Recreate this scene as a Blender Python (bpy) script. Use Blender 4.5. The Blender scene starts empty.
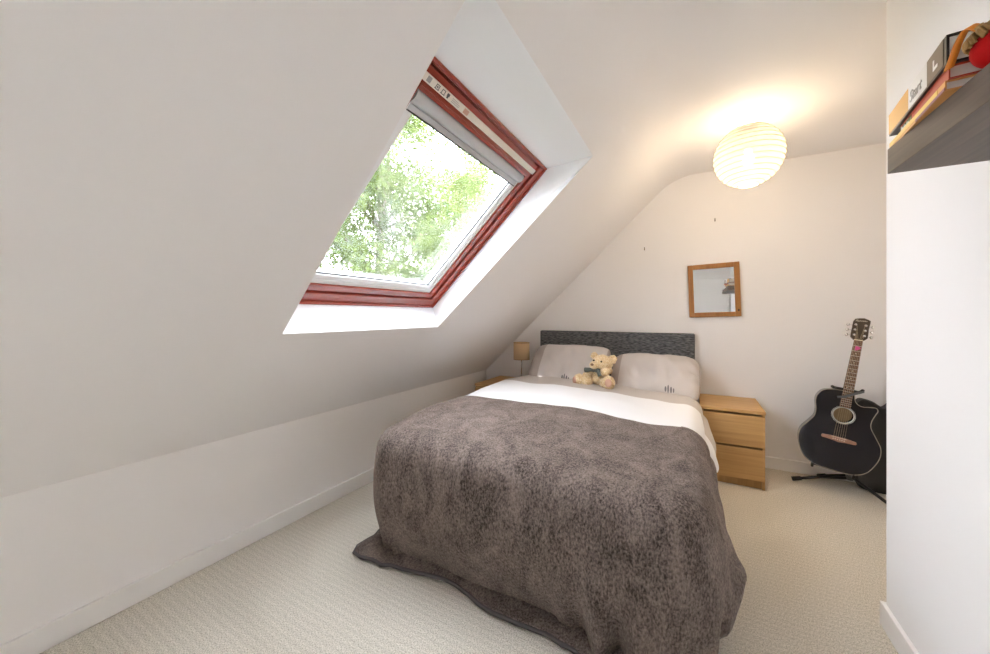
import bpy, bmesh, math, random
from mathutils import Vector, Matrix, noise as mnoise

random.seed(7)
PI = math.pi
scene = bpy.context.scene
COL = scene.collection

# ------------------------------------------------------------------ camera, world, sun, exposure
cd = bpy.data.cameras.new('camera')
cd.sensor_width = 36.0
cd.lens = 362.9 * 36.0 / 990.0
cd.shift_y = -(327.0 - 315.06) / 990.0
cd.clip_start = 0.02
cam = bpy.data.objects.new('camera', cd)
cam.location = (0, 0, 1.2248)
cam.rotation_euler = (PI / 2, 0, 0.5)
COL.objects.link(cam)
scene.camera = cam

world = bpy.data.worlds.new('world')
scene.world = world
world.use_nodes = True
wn = world.node_tree
bgn = wn.nodes['Background']
bgn.inputs[0].default_value = (0.905, 0.935, 1.0, 1)
bgn.inputs[1].default_value = 4.7

sd = bpy.data.lights.new('sun', 'SUN')
sd.energy = 1.6
sd.angle = 0.05
sd.color = (1.0, 0.95, 0.85)
sun = bpy.data.objects.new('sun', sd)
sun.rotation_euler = Vector((0.80, 0.35, 0.50)).to_track_quat('Z', 'Y').to_euler()
sun.location = (3, 0, 12)
COL.objects.link(sun)

vs = scene.view_settings
vs.view_transform = 'Standard'
vs.look = 'None'
vs.gamma = 1.0
vs.exposure = 2.10
vs.use_curve_mapping = False
cy = scene.cycles
cy.max_bounces = 14
cy.diffuse_bounces = 9
cy.glossy_bounces = 5
cy.transparent_max_bounces = 24
cy.transmission_bounces = 6
cy.sample_clamp_indirect = 8.0
cy.use_denoising = True

# ------------------------------------------------------------------ helpers
def tag(o, label=None, cat=None, group=None, kind=None):
    if label: o['label'] = label
    if cat: o['category'] = cat
    if group: o['group'] = group
    if kind: o['kind'] = kind
    return o

def empty(name, loc=(0, 0, 0), rot=None):
    o = bpy.data.objects.new(name, None)
    o.empty_display_size = 0.05
    M = Matrix.Translation(loc)
    if rot is not None:
        M = M @ rot
    o.matrix_world = M
    o['_m'] = [x for r in M for x in r]
    COL.objects.link(o)
    return o

def wm(o):
    m = Matrix.Identity(4)
    while o is not None:
        m = o.matrix_basis @ m
        o = o.parent
    return m

def obj(name, bm, mats, parent=None, smooth=True, local=False, bevel=0, subd=0, solid=0, auto=None):
    """bm in world coordinates unless local=True (then in the root thing's own frame)."""
    me = bpy.data.meshes.new(name)
    if parent is not None and not local:
        bmesh.ops.transform(bm, matrix=wm(parent).inverted(), verts=bm.verts)
    bm.normal_update()
    bm.to_mesh(me)
    bm.free()
    for m in (mats if isinstance(mats, (list, tuple)) else [mats]):
        me.materials.append(m)
    o = bpy.data.objects.new(name, me)
    COL.objects.link(o)
    if parent is not None:
        o.parent = parent
    if smooth:
        for p in me.polygons:
            p.use_smooth = True
    if solid:
        s = o.modifiers.new('solid', 'SOLIDIFY'); s.thickness = solid; s.offset = -1
    if bevel:
        b = o.modifiers.new('bevel', 'BEVEL'); b.width = bevel; b.segments = 3
        b.limit_method = 'ANGLE'; b.angle_limit = 0.6
        if smooth:
            w = o.modifiers.new('wn', 'WEIGHTED_NORMAL'); w.keep_sharp = True
    if subd:
        s = o.modifiers.new('sub', 'SUBSURF'); s.levels = subd; s.render_levels = subd
    if auto is not None and smooth:
        try:
            me.set_sharp_from_angle(angle=auto)
        except Exception:
            pass
    return o

def B():
    return bmesh.new()

def box(bm, x0, x1, y0, y1, z0, z1, M=None, mi=0):
    vs_ = [Vector(p) for p in ((x0,y0,z0),(x1,y0,z0),(x1,y1,z0),(x0,y1,z0),(x0,y0,z1),(x1,y0,z1),(x1,y1,z1),(x0,y1,z1))]
    if M is not None: vs_ = [M @ v for v in vs_]
    v = [bm.verts.new(p) for p in vs_]
    for q in ((0,3,2,1),(4,5,6,7),(0,1,5,4),(1,2,6,5),(2,3,7,6),(3,0,4,7)):
        f = bm.faces.new([v[i] for i in q]); f.material_index = mi
    return bm

def quad(bm, pts, mi=0):
    f = bm.faces.new([bm.verts.new(p) for p in pts]); f.material_index = mi
    return f

def tube(bm, pts, r, n=10, closed=False, cap=True, M=None, mi=0):
    pts = [Vector(p) for p in pts]
    rs = r if isinstance(r, (list, tuple)) else [r] * len(pts)
    rings = []; N = len(pts); prev = None
    for i, p in enumerate(pts):
        if closed: t = pts[(i + 1) % N] - pts[i - 1]
        else: t = pts[min(i + 1, N - 1)] - pts[max(i - 1, 0)]
        t.normalize()
        if prev is None:
            a = Vector((0, 0, 1)) if abs(t.z) < 0.9 else Vector((1, 0, 0))
            prev = t.cross(a).normalized()
        else:
            prev = (prev - t * prev.dot(t)).normalized()
        bb = t.cross(prev)
        ring = []
        for k in range(n):
            a = 2 * PI * k / n
            q = p + (prev * math.cos(a) + bb * math.sin(a)) * rs[i]
            if M is not None: q = M @ q
            ring.append(bm.verts.new(q))
        rings.append(ring)
    for i in range(N if closed else N - 1):
        a, b = rings[i], rings[(i + 1) % N]
        for k in range(n):
            f = bm.faces.new((a[k], a[(k + 1) % n], b[(k + 1) % n], b[k])); f.material_index = mi
    if cap and not closed:
        bm.faces.new(rings[0][::-1]).material_index = mi
        bm.faces.new(rings[-1]).material_index = mi
    return bm

def lathe(bm, prof, c=(0, 0, 0), n=32, M=None, mi=0):
    c = Vector(c); rings = []
    for r, z in prof:
        ring = []
        for k in range(n):
            a = 2 * PI * k / n
            q = c + Vector((r * math.cos(a), r * math.sin(a), z))
            if M is not None: q = M @ q
            ring.append(bm.verts.new(q))
        rings.append(ring)
    for a, b in zip(rings, rings[1:]):
        for k in range(n):
            f = bm.faces.new((a[k], a[(k + 1) % n], b[(k + 1) % n], b[k])); f.material_index = mi
    return rings

def capring(bm, ring, flip=False):
    bm.faces.new(ring[::-1] if flip else ring)

def ellipsoid(bm, c, r, M=None, sub=3, amp=0.0, freq=30.0, rot=None):
    res = bmesh.ops.create_icosphere(bm, subdivisions=sub, radius=1.0)
    c = Vector(c); r = Vector(r)
    for v in res['verts']:
        d = v.co.normalized()
        p = Vector((d.x * r.x, d.y * r.y, d.z * r.z))
        if amp:
            s = mnoise.noise((p + c) * freq) + 0.5 * mnoise.noise((p + c) * freq * 2.1 + Vector((5, 3, 1)))
            p += d * amp * s
        if rot is not None: p = rot @ p
        p = p + c
        if M is not None: p = M @ p
        v.co = p
    return bm

def sstep(a, b, x):
    t = min(1.0, max(0.0, (x - a) / (b - a)))
    return t * t * (3 - 2 * t)

def catmull(P, n, closed=True):
    out = []; N = len(P)
    P = [Vector(p) for p in P]
    for i in range(N if closed else N - 1):
        p0, p1, p2, p3 = (P[(i - 1) % N], P[i], P[(i + 1) % N], P[(i + 2) % N]) if closed else \
            (P[max(i - 1, 0)], P[i], P[i + 1], P[min(i + 2, N - 1)])
        for k in range(n):
            t = k / n
            out.append(0.5 * ((2 * p1) + (p2 - p0) * t + (2 * p0 - 5 * p1 + 4 * p2 - p3) * t * t + (3 * p1 - p0 - 3 * p2 + p3) * t ** 3))
    if not closed: out.append(P[-1])
    return out

# ------------------------------------------------------------------ materials
MATS = {}
def mat(name, col, rough=0.6, metal=0.0, bump=None, var=None, sheen=0.0, spec=0.5, coat=0.0, emit=None):
    """bump=(scale, strength, distance), var=(scale, other colour, lo, hi)"""
    m = bpy.data.materials.new(name); MATS[name] = m
    m.use_nodes = True
    nt = m.node_tree; b = nt.nodes['Principled BSDF']
    b.inputs['Base Color'].default_value = (*col, 1)
    b.inputs['Roughness'].default_value = rough
    b.inputs['Metallic'].default_value = metal
    b.inputs['Specular IOR Level'].default_value = spec
    if sheen:
        b.inputs['Sheen Weight'].default_value = sheen
        b.inputs['Sheen Roughness'].default_value = 0.5
    if coat:
        b.inputs['Coat Weight'].default_value = coat
        b.inputs['Coat Roughness'].default_value = 0.05
    if emit:
        b.inputs['Emission Color'].default_value = (*emit[0], 1)
        b.inputs['Emission Strength'].default_value = emit[1]
    tc = nt.nodes.new('ShaderNodeTexCoord')
    if var:
        nz = nt.nodes.new('ShaderNodeTexNoise'); nz.inputs['Scale'].default_value = var[0]
        nz.inputs['Detail'].default_value = 5
        nt.links.new(tc.outputs['Object'], nz.inputs['Vector'])
        mr = nt.nodes.new('ShaderNodeMapRange')
        mr.inputs[1].default_value = var[2]; mr.inputs[2].default_value = var[3]
        nt.links.new(nz.outputs['Fac'], mr.inputs[0])
        mx = nt.nodes.new('ShaderNodeMix'); mx.data_type = 'RGBA'
        mx.inputs[6].default_value = (*col, 1); mx.inputs[7].default_value = (*var[1], 1)
        nt.links.new(mr.outputs[0], mx.inputs[0])
        nt.links.new(mx.outputs[2], b.inputs['Base Color'])
    if bump:
        nz2 = nt.nodes.new('ShaderNodeTexNoise'); nz2.inputs['Scale'].default_value = bump[0]
        nz2.inputs['Detail'].default_value = 4
        nt.links.new(tc.outputs['Object'], nz2.inputs['Vector'])
        bp = nt.nodes.new('ShaderNodeBump')
        bp.inputs['Strength'].default_value = bump[1]; bp.inputs['Distance'].default_value = bump[2]
        nt.links.new(nz2.outputs['Fac'], bp.inputs['Height'])
        nt.links.new(bp.outputs[0], b.inputs['Normal'])
    return m

def wood(name, c1, c2, axis='X', rough=0.45, scale=1.0, spec=0.4, coat=0.0):
    m = bpy.data.materials.new(name); m.use_nodes = True
    nt = m.node_tree; b = nt.nodes['Principled BSDF']
    b.inputs['Roughness'].default_value = rough
    b.inputs['Specular IOR Level'].default_value = spec
    b.inputs['Coat Weight'].default_value = coat
    tc = nt.nodes.new('ShaderNodeTexCoord'); mp = nt.nodes.new('ShaderNodeMapping')
    s = [38.0 * scale] * 3; s['XYZ'.index(axis)] = 1.6 * scale
    mp.inputs['Scale'].default_value = s
    nz = nt.nodes.new('ShaderNodeTexNoise'); nz.inputs['Scale'].default_value = 1.0
    nz.inputs['Detail'].default_value = 7; nz.inputs['Distortion'].default_value = 0.6
    cr = nt.nodes.new('ShaderNodeValToRGB')
    cr.color_ramp.elements[0].position = 0.3; cr.color_ramp.elements[0].color = (*c2, 1)
    cr.color_ramp.elements[1].position = 0.72; cr.color_ramp.elements[1].color = (*c1, 1)
    nt.links.new(tc.outputs['Object'], mp.inputs[0]); nt.links.new(mp.outputs[0], nz.inputs['Vector'])
    nt.links.new(nz.outputs['Fac'], cr.inputs[0]); nt.links.new(cr.outputs[0], b.inputs['Base Color'])
    bp = nt.nodes.new('ShaderNodeBump'); bp.inputs['Strength'].default_value = 0.08; bp.inputs['Distance'].default_value = 0.002
    nt.links.new(nz.outputs['Fac'], bp.inputs['Height']); nt.links.new(bp.outputs[0], b.inputs['Normal'])
    return m

M_wall = mat('wall_paint', (0.882, 0.866, 0.862), 0.85, bump=(180, 0.05, 0.001), spec=0.2)
M_reveal = mat('reveal_paint', (0.90, 0.915, 0.94), 0.6, spec=0.3)
M_gloss_white = mat('white_gloss_trim', (0.88, 0.87, 0.86), 0.35)

def carpet_material():
    m = bpy.data.materials.new('loop_pile_carpet'); m.use_nodes = True
    nt = m.node_tree; b = nt.nodes['Principled BSDF']
    b.inputs['Roughness'].default_value = 0.95; b.inputs['Specular IOR Level'].default_value = 0.1
    tc = nt.nodes.new('ShaderNodeTexCoord')
    n1 = nt.nodes.new('ShaderNodeTexNoise'); n1.inputs['Scale'].default_value = 210; n1.inputs['Detail'].default_value = 4
    n2 = nt.nodes.new('ShaderNodeTexNoise'); n2.inputs['Scale'].default_value = 1.6; n2.inputs['Detail'].default_value = 2
    v = nt.nodes.new('ShaderNodeTexVoronoi'); v.inputs['Scale'].default_value = 240
    wv = nt.nodes.new('ShaderNodeTexWave'); wv.bands_direction = 'Y'; wv.inputs['Scale'].default_value = 11.0
    wv.inputs['Distortion'].default_value = 0.8; wv.inputs['Detail'].default_value = 2; wv.inputs['Detail Scale'].default_value = 3
    for n in (n1, n2, v, wv): nt.links.new(tc.outputs['Object'], n.inputs['Vector'])
    cr = nt.nodes.new('ShaderNodeValToRGB')
    cr.color_ramp.elements[0].position = 0.36; cr.color_ramp.elements[0].color = (0.44, 0.405, 0.325, 1)
    cr.color_ramp.elements[1].position = 0.58; cr.color_ramp.elements[1].color = (0.76, 0.71, 0.635, 1)
    nt.links.new(n1.outputs['Fac'], cr.inputs[0])
    mx = nt.nodes.new('ShaderNodeMix'); mx.data_type = 'RGBA'; mx.blend_type = 'MULTIPLY'
    r2 = nt.nodes.new('ShaderNodeMapRange'); r2.inputs[3].default_value = 0.93; r2.inputs[4].default_value = 1.0
    nt.links.new(wv.outputs['Fac'], r2.inputs[0])
    mx.inputs[0].default_value = 1.0
    nt.links.new(cr.outputs[0], mx.inputs[6]); nt.links.new(r2.outputs[0], mx.inputs[7])
    nt.links.new(mx.outputs[2], b.inputs['Base Color'])
    ad = nt.nodes.new('ShaderNodeMath'); ad.operation = 'ADD'
    ml = nt.nodes.new('ShaderNodeMath'); ml.operation = 'MULTIPLY'; ml.inputs[1].default_value = -1.0
    nt.links.new(v.outputs['Distance'], ml.inputs[0])
    wh = nt.nodes.new('ShaderNodeMath'); wh.operation = 'MULTIPLY'; wh.inputs[1].default_value = 0.55
    nt.links.new(wv.outputs['Fac'], wh.inputs[0])
    nt.links.new(ml.outputs[0], ad.inputs[0]); nt.links.new(wh.outputs[0], ad.inputs[1])
    bp = nt.nodes.new('ShaderNodeBump'); bp.inputs['Strength'].default_value = 0.5; bp.inputs['Distance'].default_value = 0.003
    nt.links.new(ad.outputs[0], bp.inputs['Height']); nt.links.new(bp.outputs[0], b.inputs['Normal'])
    return m
M_carpet = carpet_material()

def fleece_material(name, c1, c2):
    m = bpy.data.materials.new(name); m.use_nodes = True
    nt = m.node_tree; b = nt.nodes['Principled BSDF']
    b.inputs['Roughness'].default_value = 0.9; b.inputs['Specular IOR Level'].default_value = 0.15
    b.inputs['Sheen Weight'].default_value = 0.25; b.inputs['Sheen Tint'].default_value = (0.9, 0.75, 0.65, 1); b.inputs['Sheen Roughness'].default_value = 0.45
    tc = nt.nodes.new('ShaderNodeTexCoord')
    mp = nt.nodes.new('ShaderNodeMapping'); mp.inputs['Scale'].default_value = (1.0, 0.8, 0.55)
    nt.links.new(tc.outputs['Object'], mp.inputs[0])
    n1 = nt.nodes.new('ShaderNodeTexNoise'); n1.inputs['Scale'].default_value = 150; n1.inputs['Detail'].default_value = 5; n1.inputs['Roughness'].default_value = 0.7
    n2 = nt.nodes.new('ShaderNodeTexNoise'); n2.inputs['Scale'].default_value = 7; n2.inputs['Detail'].default_value = 6; n2.inputs['Distortion'].default_value = 1.2
    n2.inputs['Roughness'].default_value = 0.65
    for n in (n1, n2): nt.links.new(mp.outputs[0], n.inputs['Vector'])
    ma = nt.nodes.new('ShaderNodeMath'); ma.operation = 'MULTIPLY_ADD'; ma.inputs[1].default_value = 0.65
    nt.links.new(n1.outputs['Fac'], ma.inputs[0])
    m2 = nt.nodes.new('ShaderNodeMath'); m2.operation = 'MULTIPLY'; m2.inputs[1].default_value = 0.35
    nt.links.new(n2.outputs['Fac'], m2.inputs[0]); nt.links.new(m2.outputs[0], ma.inputs[2])
    cr = nt.nodes.new('ShaderNodeValToRGB')
    cr.color_ramp.elements[0].position = 0.40; cr.color_ramp.elements[0].color = (*c1, 1)
    cr.color_ramp.elements[1].position = 0.62; cr.color_ramp.elements[1].color = (*c2, 1)
    nt.links.new(ma.outputs[0], cr.inputs[0]); nt.links.new(cr.outputs[0], b.inputs['Base Color'])
    bp = nt.nodes.new('ShaderNodeBump'); bp.inputs['Strength'].default_value = 0.9; bp.inputs['Distance'].default_value = 0.009
    nt.links.new(ma.outputs[0], bp.inputs['Height']); nt.links.new(bp.outputs[0], b.inputs['Normal'])
    return m
M_fleece = fleece_material('brown_fleece', (0.032, 0.0235, 0.020), (0.285, 0.226, 0.200))
M_hem = mat('blanket_binding', (0.075, 0.066, 0.066), 0.8, bump=(300, 0.3, 0.002))

M_oak = wood('oak_veneer', (0.60, 0.37, 0.15), (0.46, 0.265, 0.095), 'X', 0.42)
M_oak_side = wood('oak_veneer_upright', (0.55, 0.335, 0.135), (0.42, 0.24, 0.085), 'Z', 0.42)
M_red = wood('red_stained_pine', (0.42, 0.062, 0.036), (0.29, 0.038, 0.022), 'Y', 0.25, 0.7, 0.5, 0.7)
M_frame_wood = wood('honey_pine', (0.42, 0.20, 0.06), (0.29, 0.125, 0.035), 'Z', 0.4)
M_shelf = wood('dark_grey_oak', (0.165, 0.128, 0.100), (0.100, 0.080, 0.066), 'Y', 0.5, 1.5)
M_headboard = mat('charcoal_weave', (0.045, 0.047, 0.052), 0.9, bump=(260, 0.6, 0.003), var=(95, (0.20, 0.203, 0.212), 0.40, 0.64))
_nt = M_headboard.node_tree
_mp = _nt.nodes.new('ShaderNodeMapping'); _mp.inputs['Scale'].default_value = (0.30, 1.0, 1.7)
_tc = [n for n in _nt.nodes if n.type == 'TEX_COORD'][0]
_nt.links.new(_tc.outputs['Object'], _mp.inputs[0])
for _n in _nt.nodes:
    if _n.type == 'TEX_NOISE': _nt.links.new(_mp.outputs[0], _n.inputs['Vector'])
M_divan = mat('divan_fabric', (0.10, 0.09, 0.085), 0.9)
M_mattress = mat('mattress_ticking', (0.7, 0.68, 0.65), 0.9)
M_black = mat('black_plastic', (0.015, 0.015, 0.016), 0.45)
M_blackmetal = mat('black_metal', (0.02, 0.02, 0.022), 0.35, 0.3)
M_chrome = mat('chrome', (0.75, 0.75, 0.76), 0.2, 1.0)
M_grey_foam = mat('grey_foam', (0.12, 0.125, 0.135), 0.7)

# ------------------------------------------------------------------ room geometry
XL, ZK = -2.088, 0.5956            # knee wall
YB, YF = 3.606, -1.6               # back wall, wall behind the camera
ZC = 2.453                         # flat ceiling
XR, YC, XA = 0.665, 1.985, 1.60    # right wall, its corner, alcove wall
TA = math.atan(0.9573)
ca, sa = math.cos(TA), math.sin(TA)
SM = Matrix(((ca, 0, -sa, XL), (0, 1, 0, 0), (sa, 0, ca, ZK), (0, 0, 0, 1)))  # slope frame: local x up the slope, y along the room, z outwards
def SP(p, q, o=0.0): return SM @ Vector((p, q, o))

def struct(name, bm, m, parent=None, **k):
    o = obj(name, bm, m, parent, **k)
    if parent is None: o['kind'] = 'structure'
    return o

bm = B(); box(bm, XL - 0.1, XA + 0.1, YF - 0.1, YB + 0.1, -0.08, 0)
struct('floor', bm, M_carpet, smooth=False)

P_top = (ZC - ZK) / sa
TL = 0.17
P_end = P_top - TL
X_corner = XL + (ZC - ZK) / (sa / ca)
# ceiling: slope with the skylight opening and an added one for daylight, curved turn, flat part
OP = (0.794, 2.206)
Q1, Q2 = (0.885, 2.02), (-1.45, -0.60)
bm = B()
pc = [0, OP[0], OP[1], P_end]
qc = [YF, Q2[0], Q2[1], Q1[0], Q1[1], YB]
QN, QFar = (0.909, 0.818), (1.968, 2.055)        # near and far edge of the main opening, (bottom, top)
def qline(i, j): return {3: QN, 4: QFar}[j][0 if i < 2 else 1] if j in (3, 4) else qc[j]
for i in range(3):
    for j in range(5):
        if i == 1 and j in (1, 3): continue
        quad(bm, [SP(pc[i], qline(i, j)), SP(pc[i + 1], qline(i + 1, j)), SP(pc[i + 1], qline(i + 1, j + 1)), SP(pc[i], qline(i, j + 1))])
def reveal(bm, q0, q1, a=None):
    if a is None: a = [SP(OP[0], q0), SP(OP[1], q0), SP(OP[1], q1), SP(OP[0], q1)]
    b = [SP(0.828, q0, 0.16), SP(1.99, q0, 0.16), SP(1.99, q1, 0.16), SP(0.828, q1, 0.16)]
    for i in range(4):
        quad(bm, [a[i], a[(i + 1) % 4], b[(i + 1) % 4], b[i]], 1)
reveal(bm, Q1[0], Q1[1], [SP(OP[0], QN[0]), SP(OP[1], QN[1]), SP(OP[1], QFar[1]), SP(OP[0], QFar[0])]); reveal(bm, *Q2)
R = TL / math.tan(TA / 2)
prev = None
for k in range(25):
    th = TA * (1 - k / 24)
    x = X_corner + TL - R * math.sin(th); z = ZC - R * (1 - math.cos(th))
    if prev:
        f = quad(bm, [(prev[0], YF, prev[1]), (x, YF, z), (x, YB, z), (prev[0], YB, prev[1])]); f.smooth = True
    prev = (x, z)
quad(bm, [(prev[0], YF, ZC), (XA, YF, ZC), (XA, YB, ZC), (prev[0], YB, ZC)])
bmesh.ops.remove_doubles(bm, verts=bm.verts, dist=1e-4)
struct('ceiling', bm, [M_wall, M_reveal], smooth=False)
# outer roof slab to keep daylight out of the loft, built around both openings
bm = B()
for i in range(3):
    for j in range(5):
        if i == 1 and j in (1, 3): continue
        pp = [-0.5, 0.79, 2.03, P_top + 0.6]; qq = [YF - 0.15, -1.47, -0.58, 0.865, 2.04, YB + 0.15]
        box(bm, pp[i], pp[i + 1], qq[j], qq[j + 1], 0.17, 0.24, SM)
struct('roof', bm, mat('roof_slate', (0.08, 0.08, 0.09), 0.7), smooth=False)

bm = B(); box(bm, XL - 0.1, XL, YF, YB, 0, ZK)
struct('wall_left', bm, M_wall, smooth=False)
def gable(y0, y1):
    bm = B()
    pts = [(XL - 0.1, 0), (XA + 0.1, 0), (XA + 0.1, ZC + 0.05), (X_corner, ZC + 0.05), (XL - 0.1, ZK + 0.0)]
    a = [bm.verts.new((x, y0, z)) for x, z in pts]; b = [bm.verts.new((x, y1, z)) for x, z in pts]
    bm.faces.new(a); bm.faces.new(b[::-1])
    for i in range(5): bm.faces.new((a[i], b[i], b[(i + 1) % 5], a[(i + 1) % 5]))
    bmesh.ops.recalc_face_normals(bm, faces=bm.faces)
    return bm
struct('wall_back', gable(YB, YB + 0.1), M_wall, smooth=False)
struct('wall_front', gable(YF - 0.1, YF), M_wall, smooth=False)
bm = B(); box(bm, XR, XR + 0.10, YF, YC, 0, ZC); box(bm, XR + 0.10, XA + 0.1, YC - 0.1, YC, 0, ZC)
struct('wall_right', bm, M_wall, smooth=False)
bm = B(); box(bm, XA, XA + 0.1, YC, YB, 0, ZC)
struct('wall_alcove', bm, M_wall, smooth=False)

BH, BT = 0.092, 0.015
def skirting(name, x0, x1, y0, y1):
    bm = B(); box(bm, x0, x1, y0, y1, 0, BH)
    struct(name, bm, M_gloss_white, bevel=0.003, smooth=False)
skirting('baseboard_left', XL, XL + BT, YF, YB)
skirting('baseboard_back', XL + BT, XA, YB - BT, YB)
skirting('baseboard_right', XR - BT, XR, YF, YC + BT)
skirting('baseboard_corner', XR, XA, YC, YC + BT)
skirting('baseboard_alcove', XA - BT, XA, YC + BT, YB - BT)

# door on the wall behind the camera, seen only in the mirror
dr = empty('door_1', (0.27, YF, 0)); dr['kind'] = 'structure'
bm = B(); box(bm, -0.14, 0.60, YF + 0.002, YF + 0.03, 0.005, 1.98); obj('door_leaf', bm, M_gloss_white, dr, bevel=0.003)
bm = B()
box(bm, -0.21, -0.145, YF + 0.001, YF + 0.04, 0.0, 2.05); box(bm, 0.605, 0.645, YF + 0.001, YF + 0.04, 0.0, 2.05); box(bm, -0.145, 0.605, YF + 0.001, YF + 0.04, 1.985, 2.05)
obj('door_frame', bm, M_gloss_white, dr, bevel=0.004)
bm = B(); tube(bm, [(-0.08, YF + 0.03, 1.0), (-0.08, YF + 0.075, 1.0), (0.03, YF + 0.075, 1.0)], 0.009); obj('door_handle', bm, M_chrome, dr)

# ------------------------------------------------------------------ skylights
def glass_material():
    m = bpy.data.materials.new('window_glass'); m.use_nodes = True
    nt = m.node_tree; nt.nodes.remove(nt.nodes['Principled BSDF'])
    out = nt.nodes['Material Output']
    tr = nt.nodes.new('ShaderNodeBsdfTransparent'); tr.inputs[0].default_value = (0.97, 0.98, 0.98, 1)
    gl = nt.nodes.new('ShaderNodeBsdfGlossy'); gl.inputs['Roughness'].default_value = 0.0
    fr = nt.nodes.new('ShaderNodeFresnel'); fr.inputs[0].default_value = 2.15
    mx = nt.nodes.new('ShaderNodeMixShader')
    nt.links.new(fr.outputs[0], mx.inputs[0]); nt.links.new(tr.outputs[0], mx.inputs[1]); nt.links.new(gl.outputs[0], mx.inputs[2])
    fl = nt.nodes.new('ShaderNodeBsdfTranslucent'); fl.inputs[0].default_value = (0.9, 0.95, 0.97, 1)
    tc = nt.nodes.new('ShaderNodeTexCoord'); nz_ = nt.nodes.new('ShaderNodeTexNoise'); nz_.inputs['Scale'].default_value = 9; nz_.inputs['Detail'].default_value = 8
    nt.links.new(tc.outputs['Object'], nz_.inputs['Vector'])
    mr_ = nt.nodes.new('ShaderNodeMapRange'); mr_.inputs[1].default_value = 0.35; mr_.inputs[2].default_value = 0.75; mr_.inputs[3].default_value = 0.003; mr_.inputs[4].default_value = 0.016
    nt.links.new(nz_.outputs['Fac'], mr_.inputs[0])
    m2 = nt.nodes.new('ShaderNodeMixShader')
    nt.links.new(mr_.outputs[0], m2.inputs[0]); nt.links.new(mx.outputs[0], m2.inputs[1]); nt.links.new(fl.outputs[0], m2.inputs[2])
    nt.links.new(m2.outputs[0], out.inputs[0])
    return m
M_glass = glass_material()
M_bead = mat('white_glazing_bead', (0.90, 0.91, 0.92), 0.4)
M_blind = mat('pale_grey_blind', (0.55, 0.56, 0.575), 0.5)
M_dark = mat('dark_gasket', (0.03, 0.03, 0.03), 0.6)
M_vent = mat('cream_vent_strip', (0.80, 0.72, 0.64), 0.5)

def ring(bm, p0, p1, q0, q1, w, o0, o1):
    """rectangular frame in the slope plane; w=(bottom, top, near, far)"""
    wb, wt, wl, wr = w
    box(bm, p0, p0 + wb, q0, q1, o0, o1, SM)
    box(bm, p1 - wt, p1, q0, q1, o0, o1, SM)
    box(bm, p0 + wb, p1 - wt, q0, q0 + wl, o0, o1, SM)
    box(bm, p0 + wb, p1 - wt, q1 - wr, q1, o0, o1, SM)

def skylight(name, q0, q1):
    root = empty(name, SP(0.8, (q0 + q1) / 2, 0.16)); root['kind'] = 'structure'
    P0, P1 = 0.826, 1.992
    bm = B()
    ring(bm, P0, P1, q0, q1, (0.064, 0.018, 0.064, 0.064), 0.160, 0.235)
    ring(bm, P0 - 0.002, P1 + 0.002, q0, q1, (0.016, 0.014, 0.016, 0.016), 0.150, 0.165)
    ring(bm, P0 + 0.02, P1 - 0.01, q0 + 0.02, q1 - 0.02, (0.06, 0.04, 0.06, 0.06), 0.205, 0.240)
    obj('window_frame', bm, M_red, root, bevel=0.004)
    a0, a1 = P0 + 0.070, P1 - 0.025
    b0, b1 = q0 + 0.070, q1 - 0.070
    bm = B()
    ring(bm, a0, a1, b0, b1, (0.036, 0.026, 0.036, 0.036), 0.172, 0.225)
    box(bm, a1 - 0.086, a1 - 0.052, b0 + 0.03, b1 - 0.03, 0.168, 0.225, SM)
    box(bm, a1 - 0.072, a1 - 0.067, b0 + 0.03, b1 - 0.03, 0.162, 0.169, SM)
    sash = obj('window_sash', bm, M_red, root, bevel=0.004)
    bm = B(); box(bm, a1 - 0.053, a1 - 0.024, b0 + 0.010, b1 - 0.010, 0.156, 0.20, SM)
    vent = obj('vent_flap', bm, M_vent, root, bevel=0.003)
    g0, g1, h0, h1 = a0 + 0.036, a1 - 0.086, b0 + 0.036, b1 - 0.036
    bm = B(); ring(bm, g0, g1, h0, h1, (0.050, 0.020, 0.050, 0.050), 0.190, 0.222)
    ring(bm, g0, g1, h0, h1, (0.022, 0.004, 0.022, 0.022), 0.184, 0.192)
    obj('glazing_bead', bm, M_bead, root, bevel=0.003)
    bm = B(); ring(bm, g0 + 0.050, g1 - 0.020, h0 + 0.050, h1 - 0.050, (0.005,) * 4, 0.198, 0.206)
    obj('gasket', bm, M_dark, root, smooth=False)
    bm = B(); quad(bm, [SP(g0, h0, 0.207), SP(g0, h1, 0.207), SP(g1, h1, 0.207), SP(g1, h0, 0.207)])
    obj('window_pane', bm, M_glass, root, smooth=False)
    bm = B(); quad(bm, [SP(g0, h0, 0.221), SP(g0, h1, 0.221), SP(g1, h1, 0.221), SP(g1, h0, 0.221)])
    obj('window_pane', bm, M_glass, root, smooth=False)
    return root, vent, (a0, a1, b0, b1, g0, g1, h0, h1)

win, vent, (a0, a1, b0, b1, g0, g1, h0, h1) = skylight('window_1', *Q1)
skylight('added_skylight', *Q2)  # unseen skylight added behind the camera to let in more daylight
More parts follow.
